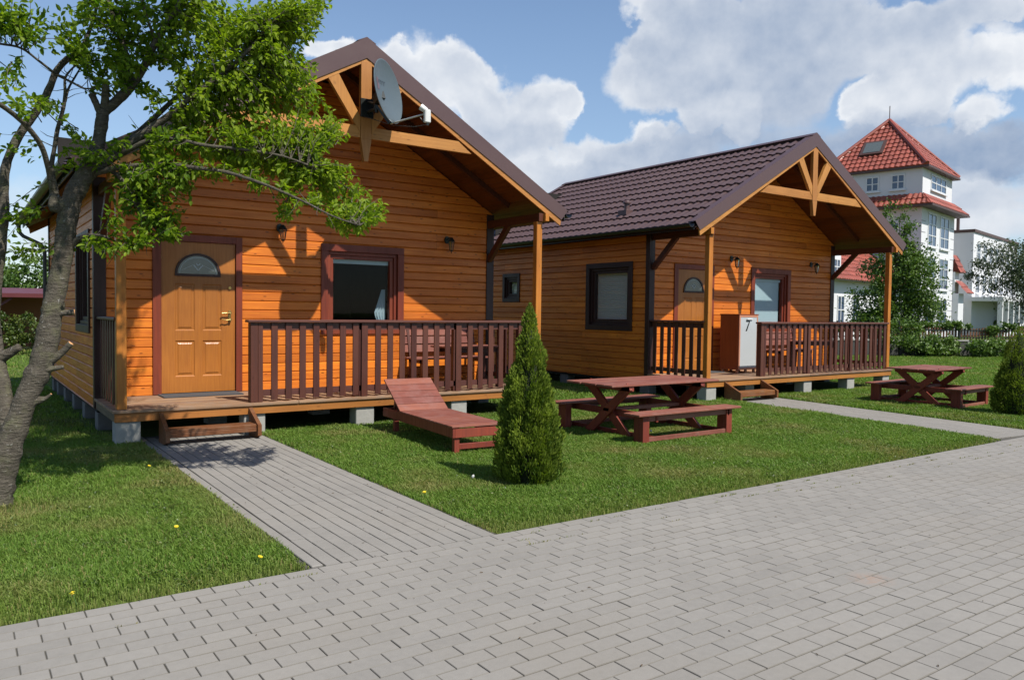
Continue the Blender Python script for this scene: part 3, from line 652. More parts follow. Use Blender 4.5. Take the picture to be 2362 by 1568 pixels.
def door(root, y):
    x0, x1, z0, z1 = .777, 1.730, .405, 2.417
    m = MB()
    for (a, b_, p, q) in ((x0 - .11, x0 - .004, .392, z1 + .10), (x1 + .004, x1 + .09, .392, z1 + .10), (x0 - .004, x1 + .004, z1 + .004, z1 + .10)):
        m.box(a, b_, y - .024, y + .05, p, q, .5, c=.003)
    dr = m.build('door_frame', MT['trim'], root)
    # leaf with sunk panels
    m = MB(); yf = y + .012; panels = [(.948, 1.197, .62, 1.10), (1.297, 1.549, .62, 1.10), (.948, 1.197, 1.235, 1.86), (1.297, 1.549, 1.235, 1.86)]
    xs_ = sorted({x0, x1, *[p[0] for p in panels], *[p[1] for p in panels]}); zs_ = sorted({z0, z1, *[p[2] for p in panels], *[p[3] for p in panels]})
    for a, b_ in zip(xs_[:-1], xs_[1:]):
        for c, d_ in zip(zs_[:-1], zs_[1:]):
            if any(p[0] <= (a + b_) / 2 <= p[1] and p[2] <= (c + d_) / 2 <= p[3] for p in panels): continue
            m.face([(a, yf, c), (b_, yf, c), (b_, yf, d_), (a, yf, d_)], .5)
    for (a, b_, c, d_) in panels:
        rings = [(0, 0), (.012, .010), (.030, .010), (.048, .001)]
        for (i0, e0), (i1, e1) in zip(rings[:-1], rings[1:]):
            A = [(a + i0, yf + e0, c + i0), (b_ - i0, yf + e0, c + i0), (b_ - i0, yf + e0, d_ - i0), (a + i0, yf + e0, d_ - i0)]
            B = [(a + i1, yf + e1, c + i1), (b_ - i1, yf + e1, c + i1), (b_ - i1, yf + e1, d_ - i1), (a + i1, yf + e1, d_ - i1)]
            for k in range(4): m.face([A[k], A[(k + 1) % 4], B[(k + 1) % 4], B[k]], .5)
        i = .048; m.face([(a + i, yf + .001, c + i), (b_ - i, yf + .001, c + i), (b_ - i, yf + .001, d_ - i), (a + i, yf + .001, d_ - i)], .5)
    m.box(x0 + .001, x1 - .001, yf + .014, yf + .05, z0 + .001, z1 - .001, .5)
    leaf = m.build('door', MT['door'], root)
    # fanlight
    cx, cz, rx, rz = 1.24, 1.995, .262, .245
    m = MB(); n = 24
    def E(t, s, y_): return (cx + rx * s * math.cos(t), y_, cz + rz * s * math.sin(t))
    for k in range(n):
        t0, t1 = math.pi * k / n, math.pi * (k + 1) / n
        m.face([E(t0, 1.12, yf - .018), E(t1, 1.12, yf - .018), E(t1, 1.0, yf - .018), E(t0, 1.0, yf - .018)])
        m.face([E(t0, 1.12, yf), E(t1, 1.12, yf), E(t1, 1.12, yf - .018), E(t0, 1.12, yf - .018)])
        m.face([E(t0, 1.0, yf - .018), E(t1, 1.0, yf - .018), E(t1, 1.0, yf - .002), E(t0, 1.0, yf - .002)])
    m.box(cx - rx * 1.12, cx + rx * 1.12, yf - .0185, yf - .0005, cz - .032, cz)
    fan = m.build('fanlight', MT['trim_dark'], leaf)
    m = MB(); m.face([E(math.pi * k / n, 1.0, yf - .004) for k in range(n + 1)])
    m.build('fanlight_pane', MT['fanglass'], leaf)
    m = MB()
    for k in range(n):
        t0, t1 = math.pi * k / n, math.pi * (k + 1) / n
        m.bar(E(t0, .9, yf - .006), E(t1, .9, yf - .006), .006, .006)
    m.bar((cx, yf - .006, cz), (cx, yf - .006, cz + .07), .006, .006); m.bar((cx, yf - .006, cz + .15), (cx, yf - .006, cz + .235), .006, .006)
    for sx in (-1, 1):
        m.bar((cx, yf - .006, cz + .05), (cx + sx * .06, yf - .006, cz + .12), .007, .012); m.bar((cx, yf - .006, cz + .11), (cx + sx * .025, yf - .006, cz + .14), .007, .012)
        m.bar((cx + sx * .06, yf - .006, cz + .12), (cx + sx * .2, yf - .006, cz + .05), .004, .004)
    m.build('lead_pattern', MT['lead'], leaf)
    m = MB()
    for zz, r_ in ((1.475, .018), (1.385, .018)):
        m.tube([(1.655, yf, zz), (1.655, yf - .05, zz)], r_, 10)
    m.box(1.637, 1.673, yf - .008, yf - .0005, 1.35, 1.51, c=.003)
    m.tube([(1.655, yf - .045, 1.475), (1.60, yf - .05, 1.475), (1.54, yf - .045, 1.47)], .009, 8)
    m.tube([(1.655, yf - .045, 1.385), (1.60, yf - .05, 1.375), (1.54, yf - .05, 1.39)], .007, 8)
    m.tube([(1.655, yf, 1.82), (1.655, yf - .02, 1.82)], .02, 10)
    m.build('handle', MT['brass'], leaf, smooth=False)
    m = MB()
    for zz in (.72, 1.36, 2.18): m.tube([(x0 - .006, yf - .012, zz), (x0 - .006, yf - .012, zz + .09)], .008, 8)
    m.build('hinge', MT['brass'], leaf)
    return leaf

def lantern(root, x, z, yw, label=None):
    m = MB(); m.lathe([(.0, .06), (.05, .055), (.055, 0), (.05, -.055), (0, -.06)], (0, 0, 0), 12)
    # back plate lies against the wall, arm reaches out and carries a hexagonal lantern
    a = MB(); a.prism([(math.cos(t) * .045 + x, math.sin(t) * .06 + z) for t in [k * math.pi / 6 for k in range(12)]], 'y', yw - .022, yw + .002)
    a.tube([(x, yw - .02, z), (x, yw - .08, z + .03), (x, yw - .15, z + .02)], .010, 8)
    lp = a.build('wall_lamp', MT['iron'], root)
    y0 = yw - .155; b = MB()
    b.lathe([(.0, .035), (.02, .028), (.062, -.03), (.066, -.036), (.056, -.036), (0, -.034)], (x, y0, z), 6)
    b.lathe([(.0, -.2), (.022, -.195), (.03, -.175), (.0, -.172)], (x, y0, z), 6)
    b.lathe([(0, -.225), (.01, -.215), (.006, -.2)], (x, y0, z), 6)
    for k in range(6):
        t = k * math.pi / 3; b.bar((x + .052 * math.cos(t), y0 + .052 * math.sin(t), z - .035), (x + .030 * math.cos(t), y0 + .030 * math.sin(t), z - .178), .006, .006)
    b.build('lamp_cage', MT['iron'], lp)
    b = MB(); b.lathe([(.049, -.036), (.028, -.176)], (x, y0, z), 6); b.build('lamp_glass', MT['glass_dim'], lp)
    return lp

def metal_tiles(root, side, L, y0, xe):
    """pressed-steel tile sheet on one slope. side -1 left, +1 right"""
    run = 3.0 + xe; slen = run / math.cos(math.atan(SL)); step = .35; ns = int(math.ceil(slen / step)); pit = .183
    ny = int(L / pit) * 8; ys_ = np.linspace(y0, L, ny + 1)
    S_ = []; 
    for k in range(ns):
        s0 = slen - (k + 1) * step; s1 = slen - k * step
        for f, e in ((0.0, 0.0), (.35, .010), (.8, .024), (1.0, .034)):
            s = s0 + (s1 - s0) * f
            if s < 0: s = 0; 
            S_.append((s, e))
    S_ = sorted(S_, key=lambda t: t[0] + (0 if t[1] < .01 else -1e-5))
    S_ = [t for t in S_]
    rows = []
    ph = 2 * math.pi * (ys_ - y0) / pit
    wv = np.where(np.cos(ph) > -.2, np.cos(ph), -.2 + (np.cos(ph) + .2) * .35) * .021
    ca, sa = math.cos(math.atan(SL)), math.sin(math.atan(SL))
    V = []
    for (s, e) in S_:
        h = wv + e + .02 ; s2 = s + (.03 * np.clip(np.cos(ph), 0, 1) if e > .03 else 0)
        x = 3.0 + side * (s2 * ca - 0) + side * h * sa; z = RIDGE - .068 - s2 * sa + h * ca
        V.append(np.stack([x, ys_, z], 1))
    nS = len(V); V = np.concatenate(V); W = len(ys_)
    I = np.arange(nS - 1)[:, None] * W + np.arange(W - 1)[None]
    F = np.stack([I, I + 1, I + W + 1, I + W], -1).reshape(-1, 4)
    if side < 0: F = F[:, ::-1]
    return np_mesh('tile_sheet', V, F, np.full(len(F), .5), MT['roofmetal'], root)

def railing(root, x0, x1, y, z0=.387, zr=1.405, posts=(), axis='x', name='railing', inner=1, first_double=False):
    """axis x: runs along x at y. axis y: runs along y at x=y param"""
    def bx(m, a, b_, c0, c1, p, q, **k):
        if axis == 'x': m.box(a, b_, min(c0, c1), max(c0, c1), p, q, **k)
        else: m.box(min(c0, c1), max(c0, c1), a, b_, p, q, **k)
    m = MB(); bx(m, x0 - .04, x1 + .0, y - .035, y + inner * .105, zr - .035, zr, c=.006)
    rl = m.build(name, MT['rail_x'], root)
    for (za, zb) in ((zr - .13, zr - .037), (z0 + .075, z0 + .15)):
        m = MB(); bx(m, x0 + .01, x1, y + inner * .024, y + inner * .055, za, zb); m.build('cross_rail', MT['rail_x'], rl)
    x = x0 + .20 if not posts else None
    segs = []
    ps = list(posts)
    for p in ps:
        m = MB(); bx(m, p, p + .088, y - .002, y + inner * .022, z0 + .003, zr - .036, c=.002)
        bx(m, p + (-.028 if p > x0 + .5 else -.002), p + .018 + (0 if p > x0 + .5 else .0), y + inner * .024, y + inner * .10, z0 + .003, zr - .037, c=.002)
        if first_double and p == ps[0]: bx(m, p + .092, p + .15, y - .001, y + inner * .022, z0 + .003, zr - .036, c=.002)
        m.build('rail_post', MT['rail'], rl)
    x = x0 + .255 if posts else x0 + .06
    stops = [p for p in ps if p > x0 + .1] + [x1]
    m0 = None; cur = x
    pp = .181
    k = 0
    for st in stops:
        while cur + .08 < st - .03:
            mm = MB(); bx(mm, cur, cur + .082, y + .0, y + inner * .022, z0 + .022, zr - .036, c=.003)
            mm.build('baluster', MT['rail'], rl); cur += pp
        cur = max(cur, st) + .0 if st == stops[-1] else st + .2
    return rl

def bench(loc, label, group, rz=0, w=1.3, dark=False):
    t = thing('garden_bench', label, 'bench', loc, rz, group)
    for k in range(3):
        m = MB(); m.box(-w / 2, w / 2, -.20 + k * .145, -.07 + k * .145, .40, .425, c=.004); m.build('seat_slat', MT['picnic'], t)
    for k in range(3):
        m = MB(); z = .50 + k * .13; y = .245 + k * .03
        m.hexa([(-w / 2, y, z), (w / 2, y, z), (w / 2, y + .022, z), (-w / 2, y + .022, z), (-w / 2, y + .024, z + .11), (w / 2, y + .024, z + .11), (w / 2, y + .046, z + .11), (-w / 2, y + .046, z + .11)]); m.build('back_slat', MT['picnic'], t)
    for sx in (-1, 1):
        m = MB(); x = sx * (w / 2 - .12)
        m.bar((x, -.19, 0), (x, -.15, .40), .04, .06, (0, 1, 0)); m.bar((x, .22, 0), (x, .20, .40), .04, .06, (0, 1, 0)); m.bar((x, .22, .38), (x, .345, .88), .04, .05, (0, 1, 0)); m.box(x - .02, x + .02, -.2, .24, .34, .398)
        m.build('leg_frame', MT['rail'], t)
    return t

def cottage(ox, oy, label, idx):
    root = thing('wooden_cottage', label, 'cottage', (ox, oy, 0), 0, 'timber holiday cottages')
    P = 1.454; YB = 7.35; zd = .387; LR = 7.72
    soff = lambda x: zt(x) - .20
    # walls ------------------------------------------------
    holes = [(.74, 1.76, .39, 2.45), (3.02, 4.27, 1.22, 2.46)]
    m = MB(); sl = lambda z: (max(0.0, 3 - (RIDGE - .19 - z) / SL), min(6.0, 3 + (RIDGE - .19 - z) / SL))
    sidingwall(m, 'x', P, -1, 0.0, 6.0, zd, 4.85, holes, ztop=sl)
    m.build('front_wall', MT['siding_x'], root)
    wh = [(1.95, 3.24, 1.23, 2.50), (5.70, 6.30, 1.82, 2.39)]
    m = MB(); sidingwall(m, 'y', 0.0, -1, P, YB, .245, 3.14, wh); m.build('side_wall', MT['siding_y'], root)
    m = MB(); sidingwall(m, 'y', 6.0, 1, P, YB, .245, 3.14, ()); m.build('side_wall', MT['siding_y'], root)
    m = MB(); sidingwall(m, 'x', YB, 1, 0.0, 6.0, .245, 4.85, (), ztop=sl); m.build('back_wall', MT['siding_x'], root)
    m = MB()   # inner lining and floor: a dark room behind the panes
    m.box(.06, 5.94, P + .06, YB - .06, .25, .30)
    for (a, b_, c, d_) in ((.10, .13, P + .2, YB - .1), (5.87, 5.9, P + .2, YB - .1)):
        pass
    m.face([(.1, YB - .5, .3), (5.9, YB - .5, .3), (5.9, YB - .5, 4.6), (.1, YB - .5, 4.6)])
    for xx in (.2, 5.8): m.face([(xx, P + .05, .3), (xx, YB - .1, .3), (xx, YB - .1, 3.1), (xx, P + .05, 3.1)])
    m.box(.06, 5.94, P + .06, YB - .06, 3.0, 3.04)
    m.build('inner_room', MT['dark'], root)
    # corner trims
    for q in ((-.016, .125, P - .018, P - .0005, zd + .002, 3.16), (5.875, 6.016, P - .018, P - .0005, zd + .002, 3.16), (-.018, -.0005, P - .016, P + .09, .25, 3.16),
              (6.0005, 6.018, P - .016, P + .09, .25, 3.16), (-.018, -.0005, YB - .1, YB + .016, .25, 3.16)):
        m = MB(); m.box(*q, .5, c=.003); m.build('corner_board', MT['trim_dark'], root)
    # roof -------------------------------------------------
    xe = .42; roof = None
    m = MB()
    for s in (-1, 1):   # deck boards of the roof slab
        X0, X1 = 3.0, 3 + s * (3 + .38)
        for (ya, yb) in ((-.0, LR - .02),):
            A = [(X0, ya, RIDGE - .095), (X1, ya, zt(X1) - .095), (X1, yb, zt(X1) - .095), (X0, yb, RIDGE - .095)]
            Bq = [(X0, ya, RIDGE - .115), (X1, ya, zt(X1) - .115), (X1, yb, zt(X1) - .115), (X0, yb, RIDGE - .115)]
            if s > 0: m.hexa(Bq + A, .5)
            else: m.hexa([Bq[1], Bq[0], Bq[3], Bq[2], A[1], A[0], A[3], A[2]], .5)
    roof = m.build('roof', MT['flash'], root)
    for s in (-1, 1): metal_tiles(roof, s, LR, -.03 + .02, .40)
    # soffit boards running along the ridge direction
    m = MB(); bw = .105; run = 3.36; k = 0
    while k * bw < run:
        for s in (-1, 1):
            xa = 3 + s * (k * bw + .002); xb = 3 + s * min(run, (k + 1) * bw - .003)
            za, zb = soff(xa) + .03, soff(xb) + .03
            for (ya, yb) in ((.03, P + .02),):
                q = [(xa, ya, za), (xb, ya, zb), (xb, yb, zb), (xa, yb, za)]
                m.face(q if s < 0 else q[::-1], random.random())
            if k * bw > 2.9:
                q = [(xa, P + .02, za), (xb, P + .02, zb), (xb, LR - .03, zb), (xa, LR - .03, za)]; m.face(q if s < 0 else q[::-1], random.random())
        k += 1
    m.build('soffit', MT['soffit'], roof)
    # barge: metal flashing in front, wooden board just showing below, both gables
    for (yf, sg) in ((-.03, 1), (LR + .03, -1)):
        for s in (-1, 1):
            xt, xb = 3 + s * 3.417, 3 + s * 3.294
            m = MB(); e = .012 * sg
            m.prism([(3, RIDGE + .012), (xt, 3.133), (xb, 2.981), (3, RIDGE - .252)], 'y', yf, yf + e)
            m.prism([(3, RIDGE + .014), (xt, 3.135), (xt, 3.123), (3, RIDGE + .002)], 'y', yf + e, yf + .16 * sg)
            m.build('barge_flashing', MT['flash'], roof)
            m = MB(); xb2 = 3 + s * 3.28
            m.prism([(3, RIDGE - .12), (3 + s * 3.31, zt(3 + s * 3.31) - .12), (xb2, zt(xb2) - .305), (3, RIDGE - .295)], 'y', yf + .013 * sg, yf + .04 * sg)
            m.build('barge_board', MT['truss'], roof)
    m = MB()    # ridge cap
    for s in (-1, 1): m.prism([(3, RIDGE + .02), (3 + s * .13, RIDGE - .045), (3 + s * .125, RIDGE - .055), (3, RIDGE + .008)], 'y', -.028, LR + .02)
    m.build('ridge_cap', MT['flash'], roof)
    # gutters + eaves fascia
    for s in (-1, 1):
        m = MB(); xg = 3 + s * 3.47; n = 8
        prof = [(xg + .062 * math.cos(math.pi + math.pi * k / n), 3.085 + .062 * math.sin(math.pi + math.pi * k / n)) for k in range(n + 1)]
        prof += [(xg + .055 * math.cos(2 * math.pi - math.pi * k / n), 3.088 + .055 * math.sin(2 * math.pi - math.pi * k / n)) for k in range(n + 1)]
        m.prism(prof, 'y', -.0, LR + .02)
        xf = 3 + s * 3.385; m.box(min(xf, xf + s * .015), max(xf, xf + s * .015), .02, LR - .02, 2.99, 3.115)
        gt = m.build('gutter', MT['gutter'], roof)
    if idx == 0:
        m = MB(); m.tube([(-.47, 7.5, 3.03), (-.47, 7.5, 2.9), (-.40, 7.48, 2.82), (-.12, 7.42, 2.68), (-.07, 7.40, 2.55), (-.07, 7.40, .5)], .035, 8)
        m.build('downpipe', MT['gutter'], roof)
    # gable truss -----------------------------------------
    m = MB(); m.box(2.925, 3.075, -.02, .05, 3.78, 4.79, .4, c=.003)
    m.hexa([(2.972, -.02, 3.49), (3.028, -.02, 3.49), (3.028, .05, 3.49), (2.972, .05, 3.49), (2.925, -.02, 3.78), (3.075, -.02, 3.78), (3.075, .05, 3.78), (2.925, .05, 3.78)], .4)
    m.build('king_post', MT['truss_z'], root)
    for s in (-1, 1):
        m = MB(); X = lambda v: 3 + s * v
        m.prism([(X(.08), 3.795), (X(1.64), 3.795), (X(1.42), 3.945), (X(.08), 3.945)] if s > 0 else [(X(.08), 3.945), (X(1.42), 3.945), (X(1.64), 3.795), (X(.08), 3.795)], 'y', -.008, .055); m.build('collar_beam', MT['truss'], root)
        m = MB(); m.prism([(X(.385), 4.57), (X(.53), 4.50), (X(.085), 3.86), (X(.078), 4.06)], 'y', -.014, .045); m.build('brace', MT['truss_z'], root)
    # posts, plates, knee braces ---------------------------
    for x in (.08, 5.92):
        m = MB(); m.box(x - .052, x + .052, .035, .135, zd + .001, 2.93, .3 + .1 * (x > 1), c=.006); m.build('porch_post', MT['post'], root)
        m = MB(); m.box(x - .04, x + .04, .0, P - .02, 2.93, 3.055, .5, c=.003)
        m.build('tie_beam', MT['beam'], root)
        s = -1 if x < 1 else 1
        m = MB(); m.box(x + s * .055, x + s * .125, -.055, .03, 2.95, 3.06, .8, c=.003) if False else m.box(x + s * .045, x + s * .115, -.052, .2, 2.935, 3.045, .8, c=.003)
        m.build('rafter_end', MT['post'], root)
        m = MB(); m.bar((x, P - .02, 2.40), (x, .85, 2.955), .07, .095, (0, 0, 1)); m.build('knee_brace', MT['beam'], root)
    m = MB()
    for s in (-1, 1):
        for yy in (.78,):
            xa, xb = 3 + s * .02, 3 + s * 2.85
            m.bar((xa, yy, soff(xa) + .0), (xb, yy, soff(xb) + .0), .07, .10, (0, 0, 1))
    m.build('rafter', MT['beam'], root)
    # deck -------------------------------------------------
    m = MB(); n = 12; dw = (P + .02) / n
    for k in range(n):
        y0 = -.022 + k * dw; c = random.choice((2.1, 3.0, 3.9))
        m.box(-.02, c - .002, y0, y0 + dw - .005, .352, zd - .001 * random.random(), c=.004); m.box(c + .002, 6.02, y0, y0 + dw - .005, .352, zd - .001 * random.random(), c=.004)
    dk = m.build('deck', MT['deck'], root)
    m = MB(); m.box(.0, 6.0, .0, .045, .25, .35, c=.003); m.build('deck_fascia', MT['fascia'], dk)
    m = MB()
    for x in (0.0, 5.955): m = MB(); m.box(x, x + .045, .047, P - .02, .25, .35, c=.003); m.build('side_joist', MT['fascia_y'], dk)
    m = MB()
    for k in range(5): m.box(.1 + k * 1.42, .16 + k * 1.42, .1, P, .25, .35)
    m.box(.02, 5.98, P + .02, YB - .02, .20, .244)
    m.build('floor_joist', MT['dark'], dk)
    # foundation blocks
    rows = [(.14, 0.02), (1.56, .03), (3.03, .03), (4.5, .03), (5.85, .03)] if idx == 0 else [(.14, .02), (1.5, .25), (3.0, .03), (4.5, .03), (5.85, .03)]
    for (bx_, by_) in rows:
        m = MB(); m.box(bx_ - .13, bx_ + .13, by_, by_ + .22, -.05, .249, c=.008); m.build('foundation_block', MT['concrete'], root)
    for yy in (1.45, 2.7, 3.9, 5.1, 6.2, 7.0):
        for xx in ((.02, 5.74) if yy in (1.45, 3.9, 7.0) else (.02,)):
            m = MB(); m.box(xx, xx + .22, yy, yy + .24, -.05, .199 if yy > 1.46 else .198, c=.008); m.build('foundation_block', MT['concrete_shade'], root)
    for x in (1.5, 3.0, 4.5):
        m = MB(); m.box(x - .13, x + .13, 1.5, 1.72, -.05, .199); m.build('foundation_block', MT['concrete'], root)
    # steps
    st = MB(); st.box(.50, 1.47, -.33, -.10, .135, .172, c=.004); st.box(.50, 1.47, -.335, -.312, .085, .134, c=.003)
    sp = st.build('steps', MT['step'], root)
    for x in (.455, 1.475):
        m = MB(); m.prism([(-.006, .335), (-.006, .0), (-.20, -.02), (-.37, .04), (-.37, .165)], 'x', x, x + .045); m.build('stringer', MT['step'], sp)
    # railings
    railing(root, 1.51, 5.865, .03, posts=(1.51, 2.975, 4.44), first_double=True)
    railing(root, .15, P - .025, .045, axis='y', inner=1, zr=1.42)
    railing(root, .15, P - .025, 5.955, axis='y', inner=-1, zr=1.40)
    # openings
    door(root, P)
    if idx == 0:
        window(root, 'x', P, -1, 2.965, 4.322, 1.175, 2.512, 'blind_blue', 2.235, curtain=True)
        window(root, 'y', 0, -1, 1.9, 3.28, 1.19, 2.55, None)
        window(root, 'y', 0, -1, 5.655, 6.35, 1.77, 2.44, None, small=True)
    else:
        window(root, 'x', P, -1, 3.0, 4.36, 1.175, 2.53, 'blind_blue')
        window(root, 'y', 0, -1, 1.9, 3.28, 1.19, 2.55, 'blind')
        window(root, 'y', 0, -1, 5.655, 6.35, 1.77, 2.44, 'blind', small=True)
    lantern(root, 2.345, 2.69, P); lantern(root, 5.10, 2.69, P)
    # front siding gets a small dark socket box in the nearer cottage
    m = MB(); m.box(1.02, 1.72, .93, P - .06, zd + .001, zd + .016, .5, c=.004) if False else m.box(.72, 1.72, 1.02, P - .03, zd + .001, zd + .015, .5, c=.004)
    return root, m

c1, mat1 = cottage(0, 0, 'orange timber cottage on the left with a satellite dish on its gable', 0)
tag(mat1.build('door_mat', MT['mat']), 'grey door mat on the porch boards before the nearer cottage door', 'door mat', group='door mats')
c2, mat2 = cottage(X2, Y2, 'orange timber cottage on the right with a long brown tiled roof', 1)
o = mat2.build('door_mat', MT['mat'], loc=(X2, Y2, 0)); tag(o, 'grey door mat before the further cottage door, behind the corner post', 'door mat', group='door mats')
# roof vent pipe of the further cottage
roof2 = [o for o in c2.children if o.name.startswith('roof')][0]
m = MB(); vx, vy = .42, 2.55; vz = zt(vx)
m.lathe([(.075, -.06), (.055, .05), (.055, .16)], (vx, vy, vz), 14); m.lathe([(.0, .235), (.06, .22), (.085, .19), (.085, .165), (.03, .16)], (vx - .0, vy, vz), 14)
m.box(vx - .13, vx + .11, vy - .12, vy + .12, vz - .08, vz + .02)
m.build('vent_pipe', MT['flash'], roof2, smooth=False)

# porch furniture -------------------------------------------------
bench((4.95, 1.12, .389), 'reddish slatted bench on the nearer porch behind the railing', 'porch benches', 0, 1.35)
bench((X2 + 3.9, Y2 + 1.12, .389), 'reddish slatted bench on the further porch behind the railing', 'porch benches', 0, 1.3)
def porch_table(loc, lab):
    t = thing('porch_table', lab, 'table', loc, 0, 'porch tables')
    for k in range(4):
        m = MB(); m.box(-.5, .5, -.26 + k * .13, -.135 + k * .13, .60, .625, c=.003); m.build('table_top', MT['picnic'], t)
    for sx in (-1, 1):
        for sy in (-1, 1):
            m = MB(); m.box(sx * .43 - .025, sx * .43 + .025, sy * .2 - .025, sy * .2 + .025, 0, .598, c=.003); m.build('leg', MT['rail'], t)
    for y_ in (-.2, .2): m = MB(); m.box(-.45, .45, y_ - .01, y_ + .01, .53, .598); m.build('apron', MT['rail'], t)
    return t
porch_table((4.95, .55, .389), 'low dark wooden table on the nearer porch behind the railing')
porch_table((X2 + 3.9, Y2 + .58, .389), 'low dark wooden table on the further porch behind the railing')

# cabinet with a 7 -------------------------------------------------
cb = thing('cabinet', 'reddish cabinet with a frosted door numbered 7 on the further porch', 'cabinet', (X2 + 2.09, Y2 + .99, .388))
m = MB(); m.box(-.29, .29, -.20, .25, .06, 1.14, .5, c=.003); m.box(-.30, .30, -.225, .26, 1.14, 1.162, .5, c=.003); m.build('body', MT['cab'], cb)
m = MB()
for (a, b_, p, q) in ((-.285, .285, .065, .10), (-.285, .285, 1.10, 1.135), (-.285, -.25, .10, 1.10), (.25, .285, .10, 1.10)): m.box(a, b_, -.222, -.2015, p, q, .5, c=.003)
dr = m.build('door', MT['cabtrim'], cb)
m = MB(); m.box(-.249, .249, -.216, -.206, .101, 1.099, .5); m.build('pane', MT['frost'], dr)
m = MB(); m.box(-.085, .03, -.2215, -.2165, 1.012, 1.036); m.prism([(.005, 1.011), (.03, 1.011), (-.055, .83), (-.092, .83)], 'y', -.2215, -.2165)
m.build('number', MT['black'], dr)
m = MB(); m.box(-.07, .10, -.24, -.2175, 1.05, 1.072, .5, c=.003); m.build('handle', MT['white'], dr)
m = MB()
for sx in (-.25, 0, .25): m.box(sx - .02, sx + .02, -.18, -.14, 0, .059); m.box(sx - .02, sx + .02, .18, .22, 0, .059)
m.build('feet', MT['cabtrim'], cb)

# satellite dish ---------------------------------------------------
dc = Vector((3.125, -.42, 4.335)); dn = Vector((.585, -.79, .16)).normalized()
dt = thing('satellite_dish', 'grey satellite dish bracketed to the king post of the nearer gable', 'satellite dish', tuple(dc))
sidev = Vector((0, 0, 1)).cross(dn).normalized(); upv = dn.cross(sidev).normalized()
tiltr = Matrix.Rotation(R(4), 3, dn); sidev = tiltr @ sidev; upv = tiltr @ upv
def DP(a, b_, h): return sidev * a + upv * b_ + dn * h
m = MB(); NR, NA = 8, 40; RX, RZ = .36, .40
grid = []
for i in range(NR + 1):
    f = i / NR; grid.append([DP(RX * f * math.cos(2 * math.pi * j / NA), RZ * f * math.sin(2 * math.pi * j / NA), .085 * f * f - .085) for j in range(NA)])
for back in (0, 1):
    for i in range(NR):
        for j in range(NA):
            j2 = (j + 1) % NA; q = [grid[i][j], grid[i + 1][j], grid[i + 1][j2], grid[i][j2]]
            if back: q = [p - dn * .006 for p in q][::-1]
            if i == 0: q = [q[0], q[1], q[2]] if not back else [q[3], q[2], q[1]]
            m.face(q)
for j in range(NA):
    j2 = (j + 1) % NA; a, b_ = grid[NR][j], grid[NR][j2]; ra, rb = a.normalized() * .012, b_.normalized() * .012
    m.face([a, a + ra - dn * .004, b_ + rb - dn * .004, b_]); m.face([a + ra - dn * .004, a - dn * .02, b_ - dn * .02, b_ + rb - dn * .004])
m.build('reflector', MT['dish'], dt, smooth=True)
def dsurf(a, b_): return DP(a, b_, .085 * ((a / RX) ** 2 + (b_ / RZ) ** 2) - .085 + .003)
def dquad(mm, a0, a1, b0, b1, mi=0): mm.face([dsurf(a0, b0), dsurf(a1, b0), dsurf(a1, b1), dsurf(a0, b1)], mi=mi)
m = MB(); dquad(m, -.21, -.13, .10, .16); dquad(m, -.18, -.10, .02, .10)
for k in range(4): dquad(m, -.11 + k * .05, -.11 + k * .05 + .012, .10, .15, 1); dquad(m, -.098 + k * .05, -.098 + k * .05 + .025, .138, .15, 1)
m.build('faded_logo', [MT['dishmark'], MT['dishmark2']], dt)
low = DP(0.0, -.40, 0.0); lnb = Vector((3.50, -.74, 4.05)) - dc
m = MB(); m.tube([low - dn * .05, low + dn * .02, lnb], .012, 8); m.bar(low - dn * .10 + upv * .1, low + dn * .02, .04, .02)
arm = m.build('feed_arm', MT['silver'], dt)
m = MB(); back = (DP(.0, .05, -.02) - lnb).normalized()
m.tube([lnb + Vector((.0, 0, .03)), lnb + Vector((-.01, .0, .04)) + back * .08], [.036, .044], 14); m.box(lnb.x - .035, lnb.x + .05, lnb.y - .03, lnb.y + .03, lnb.z - .12, lnb.z + .05, .5, c=.012)
m.build('receiver_head', MT['white'], dt)
m = MB(); m.tube([lnb + Vector((.01, 0, -.09)), lnb + Vector((.012, 0, -.15))], .02, 8); m.tube([lnb + Vector((-.06, .06, -.05)), lnb + Vector((-.02, .02, -.12))], .008, 6)
m.tube([lnb + Vector((0, 0, -.14)), lnb + Vector((-.1, .12, -.16)), low + Vector((0, .03, -.03)), Vector((-.2, .42, -.25))], .004, 6)
m.build('cable_plugs', MT['black'], dt)
m = MB(); kp = Vector((3.0, -.02, 4.18)) - dc
m.box(kp.x - .09, kp.x + .09, kp.y - .03, kp.y + .0, kp.z - .12, kp.z + .12, .5, c=.004)
m.tube([kp + Vector((0, -.02, -.05)), kp + Vector((.02, -.22, -.05)), kp + Vector((.03, -.24, .08))], .022, 10); m.tube([kp + Vector((.03, -.24, -.1)), kp + Vector((.03, -.24, .16))], .024, 10)
m.tube([kp + Vector((0, -.02, .08)), kp + Vector((.03, -.22, .02))], .012, 8)
m.bar(kp + Vector((.03, -.24, .05)), DP(-.05, -.02, -.09), .10, .12); m.bar(kp + Vector((.03, -.24, .0)), low - dn * .06, .05, .03)
m.build('bracket', MT['black'], dt)

